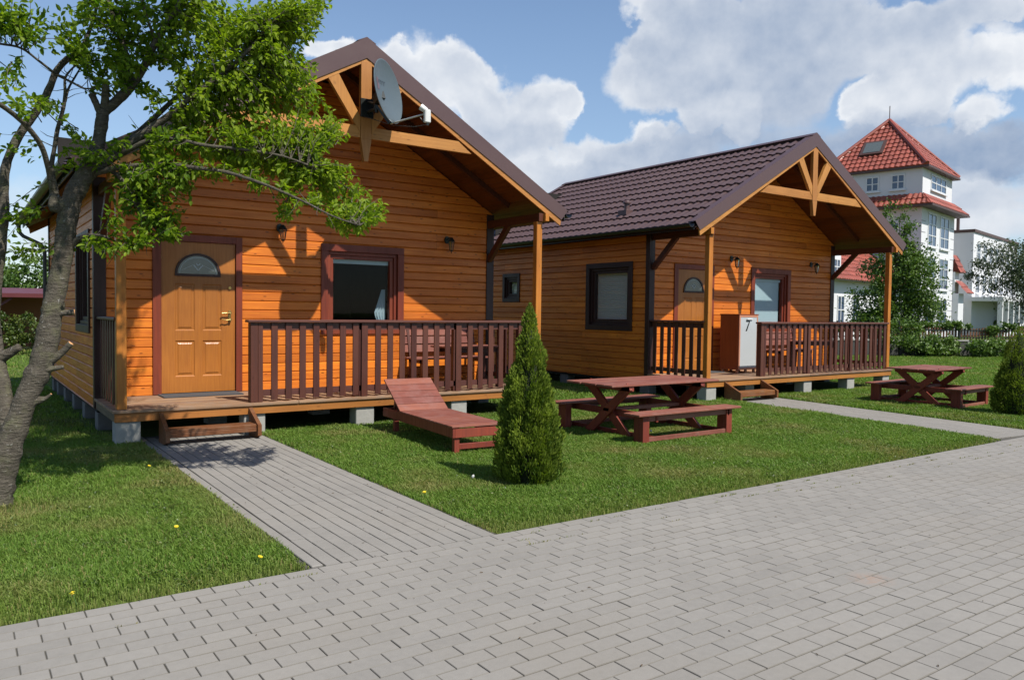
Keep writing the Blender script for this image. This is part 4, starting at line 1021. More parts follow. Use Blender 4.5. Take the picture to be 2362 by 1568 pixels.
# ------------------------------------------------------------------ lawn furniture
def picnic(loc, rz, L, label, sc=1.0):
    t = thing('picnic_table', label, 'picnic table', loc, rz, 'picnic tables on the lawn'); H = .68; W = .88
    n = 6; bw = W / n
    m = MB()
    for k in range(n): m.box(-L / 2 + .01 * math.sin(k * 9), L / 2 + .01 * math.sin(k * 5), -W / 2 + k * bw + .003, -W / 2 + (k + 1) * bw - .003, H - .026, H, c=.004)
    m.build('table_top', MT['picnic'], t)
    for sy in (-1, 1):
        m = MB(); yc = sy * .72
        for k in (-1, 1): m.box(-L / 2 + .05, L / 2 - .05, yc + (k - 1) * .135 / 1 + .002 if k > 0 else yc - .135, yc + .133 if k > 0 else yc - .002, .345, .37, c=.004)
        m.build('bench_seat', MT['picnic'], t)
        for sx in (-1, 1):
            m = MB(); x = sx * (L / 2 - .22); y0 = sy * .80
            m.box(x - .052, x + .052, min(y0, y0 - sy * .05), max(y0, y0 - sy * .05), 0, .343, c=.003); m.box(x - .05, x + .05, min(y0 - sy * .052, y0 - sy * .16), max(y0 - sy * .052, y0 - sy * .16), 0, .343, c=.003)
            m.build('leg', MT['picnic_z'], t)
        ya = sy * .775
        for (za, zb) in ((.03, .085), (.27, .343)): m = MB(); m.box(-L / 2 + .275, L / 2 - .275, ya - .012, ya + .012, za, zb, c=.002); m.build('side_rail', MT['picnic'], t)
    for sx in (-1, 1):
        x = sx * (L / 2 - .32)
        m = MB()
        m.bar((x, -.40, H - .03), (x, .36, .0), .04, .11, (0, .7, .7)); m.bar((x + .042, .40, H - .03), (x + .042, -.36, .0), .04, .11, (0, -.7, .7))
        m.box(x - .02, x + .06, -.42, .42, H - .09, H - .027, c=.003)
        m.build('cross_leg', MT['picnic_z'], t)
        m = MB(); m.box(x + .065, x + .10, -.80, .80, .255, .343, c=.003); m.build('cross_bearer', MT['picnic_z'], t)
        m = MB(); m.box(x + .065, x + .10, -.78, .78, .02, .08, c=.003); m.build('cross_bearer', MT['picnic_z'], t)
    m = MB(); m.box(-L / 2 + .3, L / 2 - .3, -.05, .05, .31, .35); m.build('stretcher', MT['picnic'], t)
    t.scale = (sc, sc, sc)
    return t
picnic((5.95, -2.24, -.01), 0, 1.93, 'red-brown picnic table with attached benches between the conifer and the further cottage')
picnic((12.78, -2.5, -.01), R(3), 1.52, 'red-brown picnic table with attached benches beyond the second path', .96)

lg = thing('sun_lounger', 'red-brown wooden sun lounger with raised back beside the small conifer', 'sun lounger', (2.90, -2.46, -.01), R(-4.5))
LW = .63
for sx in (0, 1):
    m = MB(); x = 0 if sx == 0 else LW - .03; m.box(x, x + .03, 0.0, 2.02, .19, .298, c=.003); m.build('side_board', MT['picnic_z'], lg)
for (y0) in (.02, 1.70):
    for x in (.032, LW - .092):
        m = MB(); m.box(x, x + .06, y0, y0 + .06, 0, .296, c=.003); m.build('leg', MT['picnic_z'], lg)
for q in ((.03, LW - .03, -.0, .022, .19, .29), (.092, LW - .092, .025, .05, .06, .12), (.03, LW - .03, 2.0, 2.02, .19, .29)):
    m = MB(); m.box(*q, c=.003); m.build('cross_board', MT['picnic_z'], lg)
m = MB(); k = 0
while k * .112 < 1.38: m.box(-.012, LW + .012, -.01 + k * .112, -.01 + k * .112 + .106, .30, .32, c=.003); k += 1
m.build('seat_slats', MT['picnic_y'], lg)
a = R(33); m = MB(); hy, hz = 1.44, .305
def BR(s, t): return (hy + math.cos(a) * s - math.sin(a) * t, hz + math.sin(a) * s + math.cos(a) * t)
for k in range(5):
    s0, s1 = .0 + k * .128, .0 + k * .128 + .121; m.prism([BR(s0, 0), BR(s0, .02), BR(s1, .02), BR(s1, 0)], 'x', -.01, LW + .01)
m.build('backrest', MT['picnic_y'], lg)
m = MB()
for x in (.04, LW - .07): m.prism([BR(0, -.04), BR(0, -.001), BR(.63, -.001), BR(.63, -.04)], 'x', x, x + .03)
m.prism([BR(.42, -.04), BR(.46, -.04), (1.93, .25), (1.88, .25)], 'x', .10, .13)
m.build('backrest_frame', MT['rail'], lg)

# ------------------------------------------------------------------ foliage helpers
def leaves(P, Dn, size, rnd, name, mt, parent, asp=.42, nrm=None, fold=.25):
    """P (n,3) base, Dn (n,3) direction unit, size (n,)"""
    n = len(P)
    up = RNG.normal(0, 1, (n, 3)) * .55 + np.array([0, 0, 1.0]) if nrm is None else nrm
    sd = np.cross(Dn, up); sd /= np.linalg.norm(sd, axis=1)[:, None] + 1e-9; nn = np.cross(sd, Dn)
    s = size[:, None]; w = s * asp
    base = P; l1 = P + Dn * s * .32 - sd * w * .48 + nn * s * fold * .35; l2 = P + Dn * s * .68 - sd * w * .42 + nn * s * fold * .3
    tip = P + Dn * s - nn * s * .08; r1 = P + Dn * s * .32 + sd * w * .48 + nn * s * fold * .35; r2 = P + Dn * s * .68 + sd * w * .42 + nn * s * fold * .3
    V = np.stack([base, l1, l2, tip, r2, r1], 1).reshape(-1, 3)
    F = (np.array([[0, 3, 2, 1], [0, 5, 4, 3]])[None] + (np.arange(n) * 6)[:, None, None]).reshape(-1, 4)
    return np_mesh(name, V, F, np.repeat(rnd, 2), mt, parent)
def unit(v): return v / (np.linalg.norm(v, axis=1)[:, None] + 1e-9)
def catmull(pts, rads, sub=5):
    P = [np.array(p) for p in pts]; o = []; rr = []
    for i in range(len(P) - 1):
        p0 = P[max(i - 1, 0)]; p1 = P[i]; p2 = P[i + 1]; p3 = P[min(i + 2, len(P) - 1)]
        for k in range(sub):
            t = k / sub; o.append(.5 * ((2 * p1) + (-p0 + p2) * t + (2 * p0 - 5 * p1 + 4 * p2 - p3) * t * t + (-p0 + 3 * p1 - 3 * p2 + p3) * t ** 3)); rr.append(rads[i] * (1 - t) + rads[i + 1] * t)
    o.append(P[-1]); rr.append(rads[-1]); return o, rr

nC = len(CLOVER[0]); PC = np.stack([CLOVER[0], CLOVER[1], RNG.uniform(.004, .032, nC)], 1)
DC = unit(np.stack([RNG.normal(0, 1, nC), RNG.normal(0, 1, nC), RNG.uniform(.05, .8, nC)], 1))
o = leaves(PC, DC, RNG.uniform(.010, .024, nC), np.clip(RNG.normal(.45, .2, nC), 0, 1), 'clover', MT['hedge'], None, asp=.7)
tag(o, 'small patches of clover scattered through the lawns', 'clover', kind='stuff')
nL = 150; PL = np.stack([RNG.uniform(-1.2, 7, nL), RNG.uniform(-8.3, EDGE, nL), np.full(nL, .0035)], 1); PL[:70, 0] = RNG.uniform(.4, 1.6, 70); PL[:70, 1] = RNG.uniform(EDGE, 0, 70)
DL = unit(np.stack([RNG.normal(0, 1, nL), RNG.normal(0, 1, nL), RNG.uniform(0, .15, nL)], 1))
o = leaves(PL, DL, RNG.uniform(.008, .026, nL), RNG.random(nL), 'leaf_litter', plain('dry_leaf_bits', (.12, .08, .045), .9, 0, .5, 40), None, asp=.3)
tag(o, 'dry bits of leaf and twig lying on the pavers', 'litter', kind='stuff')

# ------------------------------------------------------------------ plum tree at the left
random.seed(11)
TY = -2.45
tree = thing('plum_tree', 'old leaning fruit tree with pruned stubs before the nearer cottage', 'tree', (-1.2, TY, 0))
T0 = np.array([-1.2, TY, 0])
def tp(u, v, dyy=0.0): return at_y(u, v, TY + dyy) - T0
SCL = FPX / 6.1      # px per metre near the tree
def uvd(x_, y_, z_):
    d_ = np.array([x_, y_, z_]) - CAM; k_ = 1 / (d_ @ _f); return (1180.5 + FPX * (d_ @ _R) * k_, 784 - FPX * (d_ @ _U) * k_)
limbs = []   # each: list of (u, v, r_px, dy)
trunk = [(-10, 1178, 42, 0), (-4, 1140, 35, 0), (5, 1095, 33, 0), (20, 1030, 33, 0), (42, 970, 29, 0), (62, 915, 27, 0), (82, 870, 29, 0), (97, 835, 30, 0), (108, 790, 29, 0), (116, 745, 27, 0), (126, 690, 25, 0), (136, 640, 24, 0), (145, 590, 23, 0), (150, 550, 24, 0), (156, 505, 25, 0), (167, 457, 25, 0), (192, 410, 25, 0), (215, 365, 19, 0), (228, 325, 16, 0), (234, 285, 16, 0), (238, 255, 16, 0)]
limbs.append(trunk)
limbs.append([(238, 258, 15, 0), (262, 240, 13, 0), (285, 218, 13, -.05), (308, 192, 12, -.1), (334, 150, 10, -.15), (362, 91, 9, -.2), (390, 46, 8, -.25), (420, -10, 7, -.3), (440, -90, 5, -.3)])
limbs.append([(304, 196, 8, -.1), (296, 150, 8, 0), (281, 91, 8, .1), (262, 40, 7, .15), (246, -5, 6, .2), (235, -80, 4, .25)])
limbs.append([(*uvd(-.1, -2.62, 4.4), 6, -.17), (*uvd(.15, -3.1, 5.0), 5, -.65), (*uvd(.35, -3.7, 5.2), 4, -1.25), (*uvd(.6, -4.1, 5.3), 2, -1.65)])
limbs.append([(362, 95, 5, -.2), (345, 60, 4, -.3), (330, 10, 3.5, -.35), (322, -40, 3, -.4)])
limbs.append([(195, 412, 16, 0), (235, 380, 15, .0), (281, 345, 13, -.05), (330, 310, 12, -.15), (397, 262, 9, -.3), (440, 225, 7, -.4), (500, 180, 6, -.5), (570, 120, 5, -.6), (620, 60, 4, -.7)])
limbs.append([(281, 340, 9, -.05), (335, 292, 8, .1), (385, 245, 7, .15), (420, 212, 6, .2), (436, 180, 5, .2), (470, 140, 4, .2), (520, 90, 4, .25)])
limbs.append([(240, 378, 9, 0), (300, 345, 7, -.2), (350, 322, 6, -.35), (400, 320, 5, -.5), (470, 335, 4.5, -.65), (560, 345, 4, -.8), (650, 360, 3, -.9), (720, 385, 2.5, -.95)])
limbs.append([(215, 400, 9, 0), (290, 385, 7, -.25), (380, 380, 6, -.5), (453, 388, 5, -.7), (515, 396, 4.5, -.8), (597, 421, 4, -.95), (690, 460, 3, -1.05), (770, 500, 2, -1.1), (830, 520, 1.5, -1.15)])
limbs.append([(255, 392, 6, 0), (285, 420, 5, -.1), (316, 474, 4, -.2), (351, 520, 3, -.3), (380, 550, 2, -.35)])
limbs.append([(160, 575, 9, 0), (175, 555, 8, -.05), (205, 543, 5, -.15), (240, 545, 3, -.25), (270, 560, 2, -.3), (300, 575, 1.5, -.35), (345, 560, 1.2, -.4)])
limbs.append([(123, 470, 13, 0), (125, 440, 11, 0), (119, 386, 6, .1), (126, 340, 5.5, .15), (133, 298, 5.5, .2), (146, 250, 5, .2), (150, 215, 4, .2), (151, 179, 3, .2), (175, 150, 2, .2)])
limbs.append([(124, 450, 9, 0), (112, 390, 7, -.1), (95, 337, 6.5, -.2), (67, 298, 6.5, -.3), (35, 267, 6, -.4), (-5, 238, 6, -.5), (-60, 200, 5, -.6)])
limbs.append([(150, 470, 18, 0), (128, 478, 16, -.02), (127, 449, 12, -.02)])   # stub with cut end
limbs.append([(28, 1025, 24, .02), (15, 975, 23, .1), (5, 900, 22, .2), (-8, 830, 21, .3), (-18, 740, 19, .4), (-10, 650, 16, .4), (2, 560, 14, .4), (9, 490, 12, .4), (11, 400, 11.5, .4), (25, 351, 11, .4), (53, 299, 11, .35), (95, 242, 10, .3), (117, 197, 9, .3), (130, 165, 8.5, .3), (155, 137, 8, .3), (186, 116, 7, .3), (205, 75, 5, .3), (222, 20, 4, .3), (232, -40, 3, .3)])
limbs.append([(-8, 830, 18, .3), (20, 815, 13, .25), (45, 800, 10, .2)])
limbs.append([(-60, 95, 3, .1), (0, 102, 3, .1), (49, 112, 3, .1), (88, 140, 3.2, .15), (130, 172, 3.6, .2), (152, 180, 3.8, .2)])
limbs.append([(133, 175, 3, .3), (165, 190, 3, .2), (195, 205, 2.4, .1), (225, 202, 1.8, 0)])
limbs.append([(150, 235, 4, .2), (158, 205, 3, .25), (175, 175, 2.5, .3), (190, 150, 2, .3)])
stubs = [([(240, 262, 12, 0), (243, 225, 10, -.02), (243, 187, 9.5, -.04)]), ([(232, 262, 11, 0), (222, 240, 9, .02), (211, 218, 9, .04)]), ([(118, 728, 16, 0), (145, 722, 8, -.05), (172, 720, 7.5, -.08)]),
         ([(110, 835, 15, -.02), (140, 815, 9, -.06), (164, 791, 7.5, -.1)]), ([(90, 855, 17, -.02), (122, 850, 7, -.06), (147, 846, 5, -.08)]), ([(75, 925, 16, -.02), (105, 918, 5, -.03), (118, 908, 2.5, -.05)])]
SK = []   # skeleton points for twig attachment
m = MB()
for li, L_ in enumerate(limbs + stubs):
    pts = [tp(u, v, dd) for (u, v, r, dd) in L_]; rad = [r * .89 / SCL for (_, _, r, _) in L_]
    big = rad[0] > .05
    P_, r_ = catmull(pts, rad, 6 if big else 4)
    if big:
        r_ = [x * (1 + .03 * math.sin(i * .9 + li) + random.uniform(-.025, .03)) for i, x in enumerate(r_)]
    stub = L_ in stubs or li in (12, 14)
    m.tube(P_, r_, 16 if big else 8, jit=.06 if big else .05, capmi=1 if stub and li not in (20, 23) else 0)
    if not stub:
        if li > 1:
            for p, r in zip(P_, r_):
                if r < .04 and random.random() < .30:
                    q_ = np.array([random.gauss(0, 1), random.gauss(0, 1), random.gauss(.3, 1)]); q_ /= np.linalg.norm(q_); e_ = p + q_ * random.uniform(.05, .2)
                    m.tube([p, (p + e_) / 2 + q_[[1, 2, 0]] * .012, e_], [.004, .003, .0012], 4, cap=False)
        for p, r in zip(P_, r_):
            if r < .045: SK.append((p, r))
SKP = np.array([s[0] for s in SK])
# foliage clusters: u, v, half-width, half-height, twigs, dy, leaf size factor
CLU = [(640, 50, 110, 62, 58, -.7), (540, 70, 90, 70, 46, -.4), (460, 110, 70, 75, 30, -.2), (450, 30, 80, 40, 26, -.1), (600, 160, 110, 70, 58, -.7), (705, 40, 45, 50, 20, -.9), (745, 12, 22, 14, 6, -.9), (650, 115, 55, 60, 28, -.9),
       (560, 240, 110, 65, 58, -.5), (660, 235, 75, 60, 34, -.8), (700, 200, 40, 60, 16, -.8), (480, 250, 80, 60, 30, -.2), (730, 290, 60, 48, 24, -.95), (780, 300, 30, 22, 8, -1.),
       (640, 330, 120, 50, 46, -.8), (700, 400, 90, 45, 34, -.95), (530, 330, 90, 50, 30, -.5), (790, 400, 40, 22, 8, -1.0), (720, 440, 80, 36, 26, -1.), (800, 470, 75, 40, 26, -1.1), (850, 488, 42, 34, 15, -1.15), (800, 525, 50, 22, 12, -1.15), (655, 500, 16, 18, 5, -.9),
       (600, 400, 80, 40, 26, -.8), (520, 390, 70, 36, 18, -.7), (400, 340, 80, 45, 24, -.3), (390, 400, 80, 40, 26, -.3), (330, 420, 70, 45, 20, -.15), (380, 460, 70, 40, 24, -.3), (300, 480, 45, 45, 12, -.2), (360, 520, 60, 32, 16, -.3), (410, 540, 26, 18, 5, -.3), (300, 560, 40, 16, 5, -.3), (205, 565, 18, 12, 3, -.2), (262, 580, 30, 14, 6, -.3),
       (60, 40, 62, 44, 18, -.1), (20, 20, 30, 30, 8, -.1), (150, 30, 50, 36, 12, .1), (175, 75, 30, 40, 10, .1), (225, 40, 50, 40, 16, .2), (215, 125, 55, 35, 22, .1), (285, 130, 50, 45, 20, -.05), (320, 80, 60, 50, 18, .1), (385, 110, 38, 60, 18, -.1), (340, 20, 60, 26, 14, 0), (250, 180, 45, 28, 12, -.05), (240, 205, 14, 14, 3, -.05),
       (25, 212, 42, 26, 10, -.3), (90, 228, 26, 16, 5, -.3), (345, 215, 28, 18, 5, -.1), (190, 330, 30, 34, 8, -.1), (175, 360, 28, 22, 5, -.1), (270, 338, 34, 18, 6, -.05), (10, 520, 22, 42, 7, .3), (30, 575, 20, 20, 4, .2), (450, 190, 60, 40, 16, 0),
       (5, 320, 12, 30, 2, 0)]
# crown above the picture's upper edge (casts the shade at the cottage corner)
for k in range(60):
    if k > 47: z_ = random.uniform(5.6, 6.9); x_ = random.uniform(.8, 1.22); y_ = TY + random.uniform(-.45, .45)
    elif k < 36: z_ = random.uniform(5.2, 7.4); x_ = random.uniform(-1.6, -.05 + .17 * z_); y_ = TY + random.uniform(-.7, .7)
    else: z_ = random.uniform(4.4, 5.7); y_ = random.uniform(-4.2, -3.3); x_ = random.uniform(-.6, .1)
    d_ = np.array([x_, y_, z_]) - CAM; k_ = 1 / (d_ @ _f)
    CLU.append((1180.5 + FPX * (d_ @ _R) * k_, 784 - FPX * (d_ @ _U) * k_, 85, 75, 15, y_ - TY))
tw = MB(); LP, LD, LS, LR_ = [], [], [], []
for (u, v, ru, rv, nt, dd) in CLU:
    if u > 450 and -60 < v < 700: dd = dd * .6
    for k in range(int(nt * (1.55 if u < 300 else 2.05))):
        a_ = random.uniform(0, 2 * math.pi); q = math.sqrt(random.random())
        e = tp(u + ru * q * math.cos(a_), v + rv * q * math.sin(a_), dd + random.uniform(-.38, .38))
        dist = np.linalg.norm(SKP - e, axis=1); j = int(np.argmin(dist + RNG.uniform(0, .12, len(dist)))); s0 = SKP[j]
        dl = np.linalg.norm(e - s0)
        if dl > .55: s0 = e + (s0 - e) * (random.uniform(.3, .5) / dl)
        mid = (s0 + e) / 2 + np.array([random.uniform(-.04, .04), random.uniform(-.04, .04), random.uniform(-.02, .06)])
        if random.random() < .55: tw.tube([s0, mid, e], [.0045, .003, .0015], 4, cap=False)
        nl = random.randint(9, 15); ax = (e - mid); ax /= np.linalg.norm(ax) + 1e-9
        for i in range(nl):
            t = (i + random.random() * .8) / nl; t = .25 + .75 * t
            p = (1 - t) ** 2 * s0 + 2 * t * (1 - t) * mid + t * t * e
            rd = RNG.normal(0, 1, 3); dd_ = ax * .55 + rd * .55 + np.array([0, 0, -.12]); dd_ /= np.linalg.norm(dd_)
            LP.append(p + rd * .006); LD.append(dd_); LS.append(random.uniform(.042, .068)); LR_.append(min(1, max(0, random.gauss((.42 if u > 430 else .16) + .25 * t, .2))))  # clusters on the left get a lower tone, shade painted into the leaves
print('tree leaves', len(LP))
m.build('trunk', [MT['bark'], MT['cut']], tree, smooth=True)
tw.build('twigs', MT['bark'], tree)
leaves(np.array(LP), np.array(LD), np.array(LS), np.array(LR_), 'crown', MT['leaf'], tree, asp=.52)

# ------------------------------------------------------------------ conifers
def thuja(loc, prof, label, n, seed):
    rng = np.random.default_rng(seed); t = thing('thuja', label, 'conifer', loc, 0, 'small conifers on the lawn')
    H = prof[-1][0]; hs = np.array([p[0] for p in prof]); rs = np.array([p[1] for p in prof])
    nb = 420; hb_ = rng.uniform(.02, H * .97, nb * 3); kp_ = rng.random(nb * 3) < np.interp(hb_, hs, rs) / rs.max(); hb_ = hb_[kp_][:nb]; nb = len(hb_)
    ab_ = rng.uniform(0, 2 * np.pi, nb); tb_ = rng.normal(0, 1, nb); pb_ = rng.normal(0, .028, nb)
    k = rng.integers(0, nb, n); u1 = rng.normal(0, .028, n); u2 = rng.normal(0, .042, n)
    h = np.clip(hb_[k] + u2, .01, H * .99); rr = np.interp(h, hs, rs); a = ab_[k] + u1 / np.maximum(rr, .03)
    d2 = (u1 / .045) ** 2 + (u2 / .07) ** 2; dpt = rng.beta(4, 1.5, n)
    r = np.maximum(.004, rr * (.60 + .36 * dpt) + (pb_[k] + .022 * (1 - np.clip(d2, 0, 1.6))) * np.clip(rr / .15, .25, 1))
    P = np.stack([r * np.cos(a), r * np.sin(a), h], 1)
    Dn = unit(np.stack([np.cos(a) * .5, np.sin(a) * .5, np.full(n, 1.0)], 1) + rng.normal(0, .26, (n, 3)))
    # small sprays: flat fans standing on edge, pointing up and outwards
    tang = np.stack([-np.sin(a), np.cos(a), np.zeros(n)], 1); nrm = unit(tang * rng.normal(0, 1, (n, 1)) + rng.normal(0, .5, (n, 3)))
    size = rng.uniform(.024, .05, n) * (1 - .3 * h / H)
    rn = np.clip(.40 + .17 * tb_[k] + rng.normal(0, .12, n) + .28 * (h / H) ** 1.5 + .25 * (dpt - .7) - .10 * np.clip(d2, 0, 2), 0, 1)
    rn = np.where((tb_[k] > 1.9) & (h < .6), .999, rn)
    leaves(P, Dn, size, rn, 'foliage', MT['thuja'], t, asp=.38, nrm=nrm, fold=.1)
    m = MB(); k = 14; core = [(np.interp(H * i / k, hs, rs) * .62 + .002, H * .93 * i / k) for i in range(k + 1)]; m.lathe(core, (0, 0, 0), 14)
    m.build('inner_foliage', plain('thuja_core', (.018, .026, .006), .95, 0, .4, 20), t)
    m = MB(); m.tube([(0, 0, -.05), (0, 0, H * .5)], [.03, .012], 8); m.build('trunk', MT['bark'], t)
    return t
thuja((2.80, -3.95, 0), [(0, .20), (.08, .245), (.25, .265), (.5, .245), (.7, .21), (.9, .16), (1.1, .115), (1.25, .085), (1.4, .06), (1.52, .035), (1.62, .004)], 'small pointed conifer in front of the sun lounger', 30000, 3)
thuja((12.42, -4.1, 0), [(0, .26), (.1, .33), (.3, .35), (.55, .31), (.8, .24), (1.0, .19), (1.15, .14), (1.3, .08), (1.4, .004)], 'small dark conifer cut off by the right edge of the photo', 16000, 8)

# ------------------------------------------------------------------ dandelions
def dandelion(x, y, label, puff=False, h=.06):
    t = thing('dandelion', label, 'flower', (x, y, 0), 0, 'dandelions in the lawn'); t.scale = (.72, .72, 1); t.rotation_euler = (.3, .2, x * 3)
    m = MB(); m.tube([(0, 0, -.02), (0, 0, h)], .0025, 6); m.build('stem', MT['stem'], t)
    m = MB(); n = 14
    if puff:
        m.lathe([(0, h + .03), (.013, h + .024), (.018, h + .012), (.013, h), (0, h - .004)], (0, 0, 0), 10); m.build('seed_head', MT['puff'], t)
    else:
        for k in range(n):
            a_ = 2 * math.pi * k / n; c, s_ = math.cos(a_), math.sin(a_)
            m.face([(0, 0, h + .002), (.016 * c - .005 * s_, .016 * s_ + .005 * c, h + .008), (.022 * c, .022 * s_, h + .009), (.016 * c + .005 * s_, .016 * s_ - .005 * c, h + .008)])
        m.lathe([(.012, h), (.009, h + .012), (0, h + .015)], (0, 0, 0), 8); m.build('petals', MT['yellow'], t)
dandelion(-.93, -5.08, 'yellow dandelion at the paving edge, nearest the bottom left corner')
dandelion(.03, -4.98, 'yellow dandelion by the corner of path and paving')
dandelion(-.22, -4.02, 'yellow dandelion in the middle of the left lawn')
dandelion(.02, -1.72, 'yellow dandelion in the tree shade near the cottage corner')
dandelion(1.70, -4.02, 'yellow dandelion by the right edge of the path')
dandelion(2.31, -3.75, 'white dandelion seed head left of the small conifer', True)
dandelion(-1.30, -4.30, 'white dandelion seed head at the far left of the lawn', True, .07)
dandelion(5.72, -2.62, 'white dandelion seed head under the nearer picnic table', True, .06)

# ------------------------------------------------------------------ white tower house
TH = R(11); TL = (54.95, 19.6, 0)
def tiled(mb, quad_or_tri, pitch=.36, rows=.48):
    """wavy clay tiles laid as small stepped quads over a planar triangle/trapezoid: corners a,b (eave) c,d (top); d may equal c"""
    a, b_, c, d_ = [Vector(p) for p in quad_or_tri]
    L = max((b_ - a).length, .1); Hh = ((c + d_) / 2 - (a + b_) / 2).length; nr = max(2, int(Hh / rows)); nc = max(3, int(L / pitch))
    nrm = (b_ - a).cross(d_ - a).normalized()
    if nrm.z < 0: nrm = -nrm
    for j in range(nr):
        t0, t1 = j / nr, (j + 1) / nr
        A0, B0, A1, B1 = a.lerp(d_, t0), b_.lerp(c, t0), a.lerp(d_, t1), b_.lerp(c, t1)
        # columns aligned to the eave
        u = (b_ - a).normalized()
        s0 = (A0 - a).dot(u); e0 = (B0 - a).dot(u); s1 = (A1 - a).dot(u); e1 = (B1 - a).dot(u)
        k = int(s0 / (L / nc)); w_ = L / nc
        while k * w_ < e0:
            x0 = max(k * w_, s0); x1 = min((k + 1) * w_, e0)
            y0 = min(max(k * w_, s1), e1); y1 = max(min((k + 1) * w_, e1), s1)
            if x1 - x0 > .01:
                f0 = 0 if e0 == s0 else 1
                def PT(x, t, lift):
                    base = a + u * x + (A0.lerp(A1, t) - a) - u * ((A0.lerp(A1, t) - a).dot(u)); return base + nrm * lift
                r = random.random(); mx_ = (x0 + x1) / 2; my_ = (y0 + y1) / 2
                mb.face([PT(x0, 0, .05), PT(mx_, 0, .13), PT(my_, 1, .07), PT(y0, 1, 0)], r); mb.face([PT(mx_, 0, .13), PT(x1, 0, .05), PT(y1, 1, 0), PT(my_, 1, .07)], r * .8)
                mb.face([PT(x0, 0, 0), PT(x1, 0, 0), PT(x1, 0, .05), PT(mx_, 0, .13), PT(x0, 0, .05)], r)
            k += 1
def bwin(root, face, u0, u1, z0, z1, off=0.0, nv=2, nh=2):
    """window on face 'front' (y'=off) or 'side' (x'=off)"""
    m = MB(); fw_ = .09
    def bx(mm, a, b_, p, q, d0, d1):
        if face == 'front': mm.box(a, b_, off - d1, off - d0, p, q)
        else: mm.box(off - d1, off - d0, a, b_, p, q)
    for (a, b_, p, q) in ((u0, u1, z0, z0 + fw_), (u0, u1, z1 - fw_, z1), (u0, u0 + fw_, z0 + fw_, z1 - fw_), (u1 - fw_, u1, z0 + fw_, z1 - fw_)): bx(m, a, b_, p, q, .0, .05)
    for k in range(1, nv): x = u0 + (u1 - u0) * k / nv; bx(m, x - .04, x + .04, z0 + fw_, z1 - fw_, .012, .045)
    for k in range(1, nh): z = z0 + (z1 - z0) * k / nh; bx(m, u0 + fw_, u1 - fw_, z - .03, z + .03, .014, .043)
    bx(m, u0 - .1, u1 + .1, z0 - .1, z0 - .002, .0, .14)
    wo_ = m.build('window', MT['bframe'], root)
    m = MB(); bx(m, u0 + fw_, u1 - fw_, z0 + fw_, z1 - fw_, .004, .012); m.build('pane', MT['bglass'], wo_)
    return wo_
hb = thing('tower_house', 'tall white tower house with red tiled roofs behind the birch', 'building', TL, TH)
m = MB(); m.box(0, 8.1, 0, 7.2, 0, 9.6); m.box(0.02, 7.25, .02, 7.2, 9.6, 12.3)
for z in (1.2, 2.0, 2.8, 3.6, 4.4, 5.2, 6.0, 6.8, 7.6, 8.4): m.box(7.2, 8.104, -.012, -.001, z, z + .05, mi=1); m.box(-.004, .9, -.012, -.001, z, z + .05, mi=1)
m.build('wall', [MT['render'], plain('grey_groove', (.35, .35, .37), .9)], hb)
m = MB(); ap = Vector((3.62, 3.6, 16.6)); e = .35; E_ = [Vector((-e, -e, 12.3)), Vector((7.25 + e, -e, 12.3)), Vector((7.25 + e, 7.2 + e, 12.3)), Vector((-e, 7.2 + e, 12.3))]
for k in range(4): tiled(m, [E_[k], E_[(k + 1) % 4], ap, ap])
rf = m.build('roof', MT['redtile'], hb)
m = MB()
for k in range(4): m.tube([E_[k] + Vector((0, 0, .1)), ap + Vector((0, 0, .1))], .16, 8)
m.build('hip_tiles', MT['redtile'], rf)
m = MB(); m.box(-e, 7.25 + e, -e - .12, 7.2 + e, 12.16, 12.29); m.build('gutter', MT['brown'], rf)
m = MB(); m.tube([tuple(ap), tuple(ap + Vector((0, 0, 1.2)))], .03, 6); m.build('finial', MT['brown'], rf)
sx_, sl_ = Vector((-e, 2.7, 12.3)), None
def SP(y, t): 
    p = Vector((-e, y, 12.3)); top = Vector((3.62, 3.6, 16.6)); f = t; n_ = Vector((-4.3, 0, 3.97)).normalized(); return Vector((-e + 3.97 * f, y, 12.3 + 4.3 * f)) + n_ * .2
m = MB(); q = [SP(4.75, .30), SP(3.1, .30), SP(3.1, .56), SP(4.75, .56)]; n_ = Vector((-4.3, 0, 3.97)).normalized()
m.hexa([p - n_ * .15 for p in q] + q); sk = m.build('skylight', MT['brown'], rf)
m = MB(); q2 = [SP(4.55, .33) + n_ * .02, SP(3.3, .33) + n_ * .02, SP(3.3, .53) + n_ * .02, SP(4.55, .53) + n_ * .02]; m.face(q2); m.build('pane', plain('grey_skylight', (.12, .14, .14), .3), sk)
# skirt roof
m = MB(); o_ = .8
A_ = [Vector((-o_, -o_, 9.5)), Vector((8.1 + o_, -o_, 9.5)), Vector((8.1 + o_, 7.2, 9.5)), Vector((-o_, 7.2, 9.5))]; B_ = [Vector((0, 0, 10.35)), Vector((7.6, 0, 10.35)), Vector((7.6, 7.2, 10.35)), Vector((0, 7.2, 10.35))]
tiled(m, [A_[0], A_[1], B_[1], B_[0]]); tiled(m, [A_[3], A_[0], B_[0], B_[3]]); tiled(m, [A_[1], A_[2], B_[2], B_[1]])
m.build('skirt_roof', MT['redtile'], hb)
m = MB(); m.box(-o_, 8.1 + o_, -o_ - .1, 7.2, 9.36, 9.49); m.build('skirt_gutter', MT['brown'], hb)
bwin(hb, 'front', 1.9, 5.6, 10.82, 11.95, .02, 3, 2); bwin(hb, 'side', 1.2, 2.15, 10.75, 11.85, .02); bwin(hb, 'side', 3.0, 3.95, 10.75, 11.85, .02)
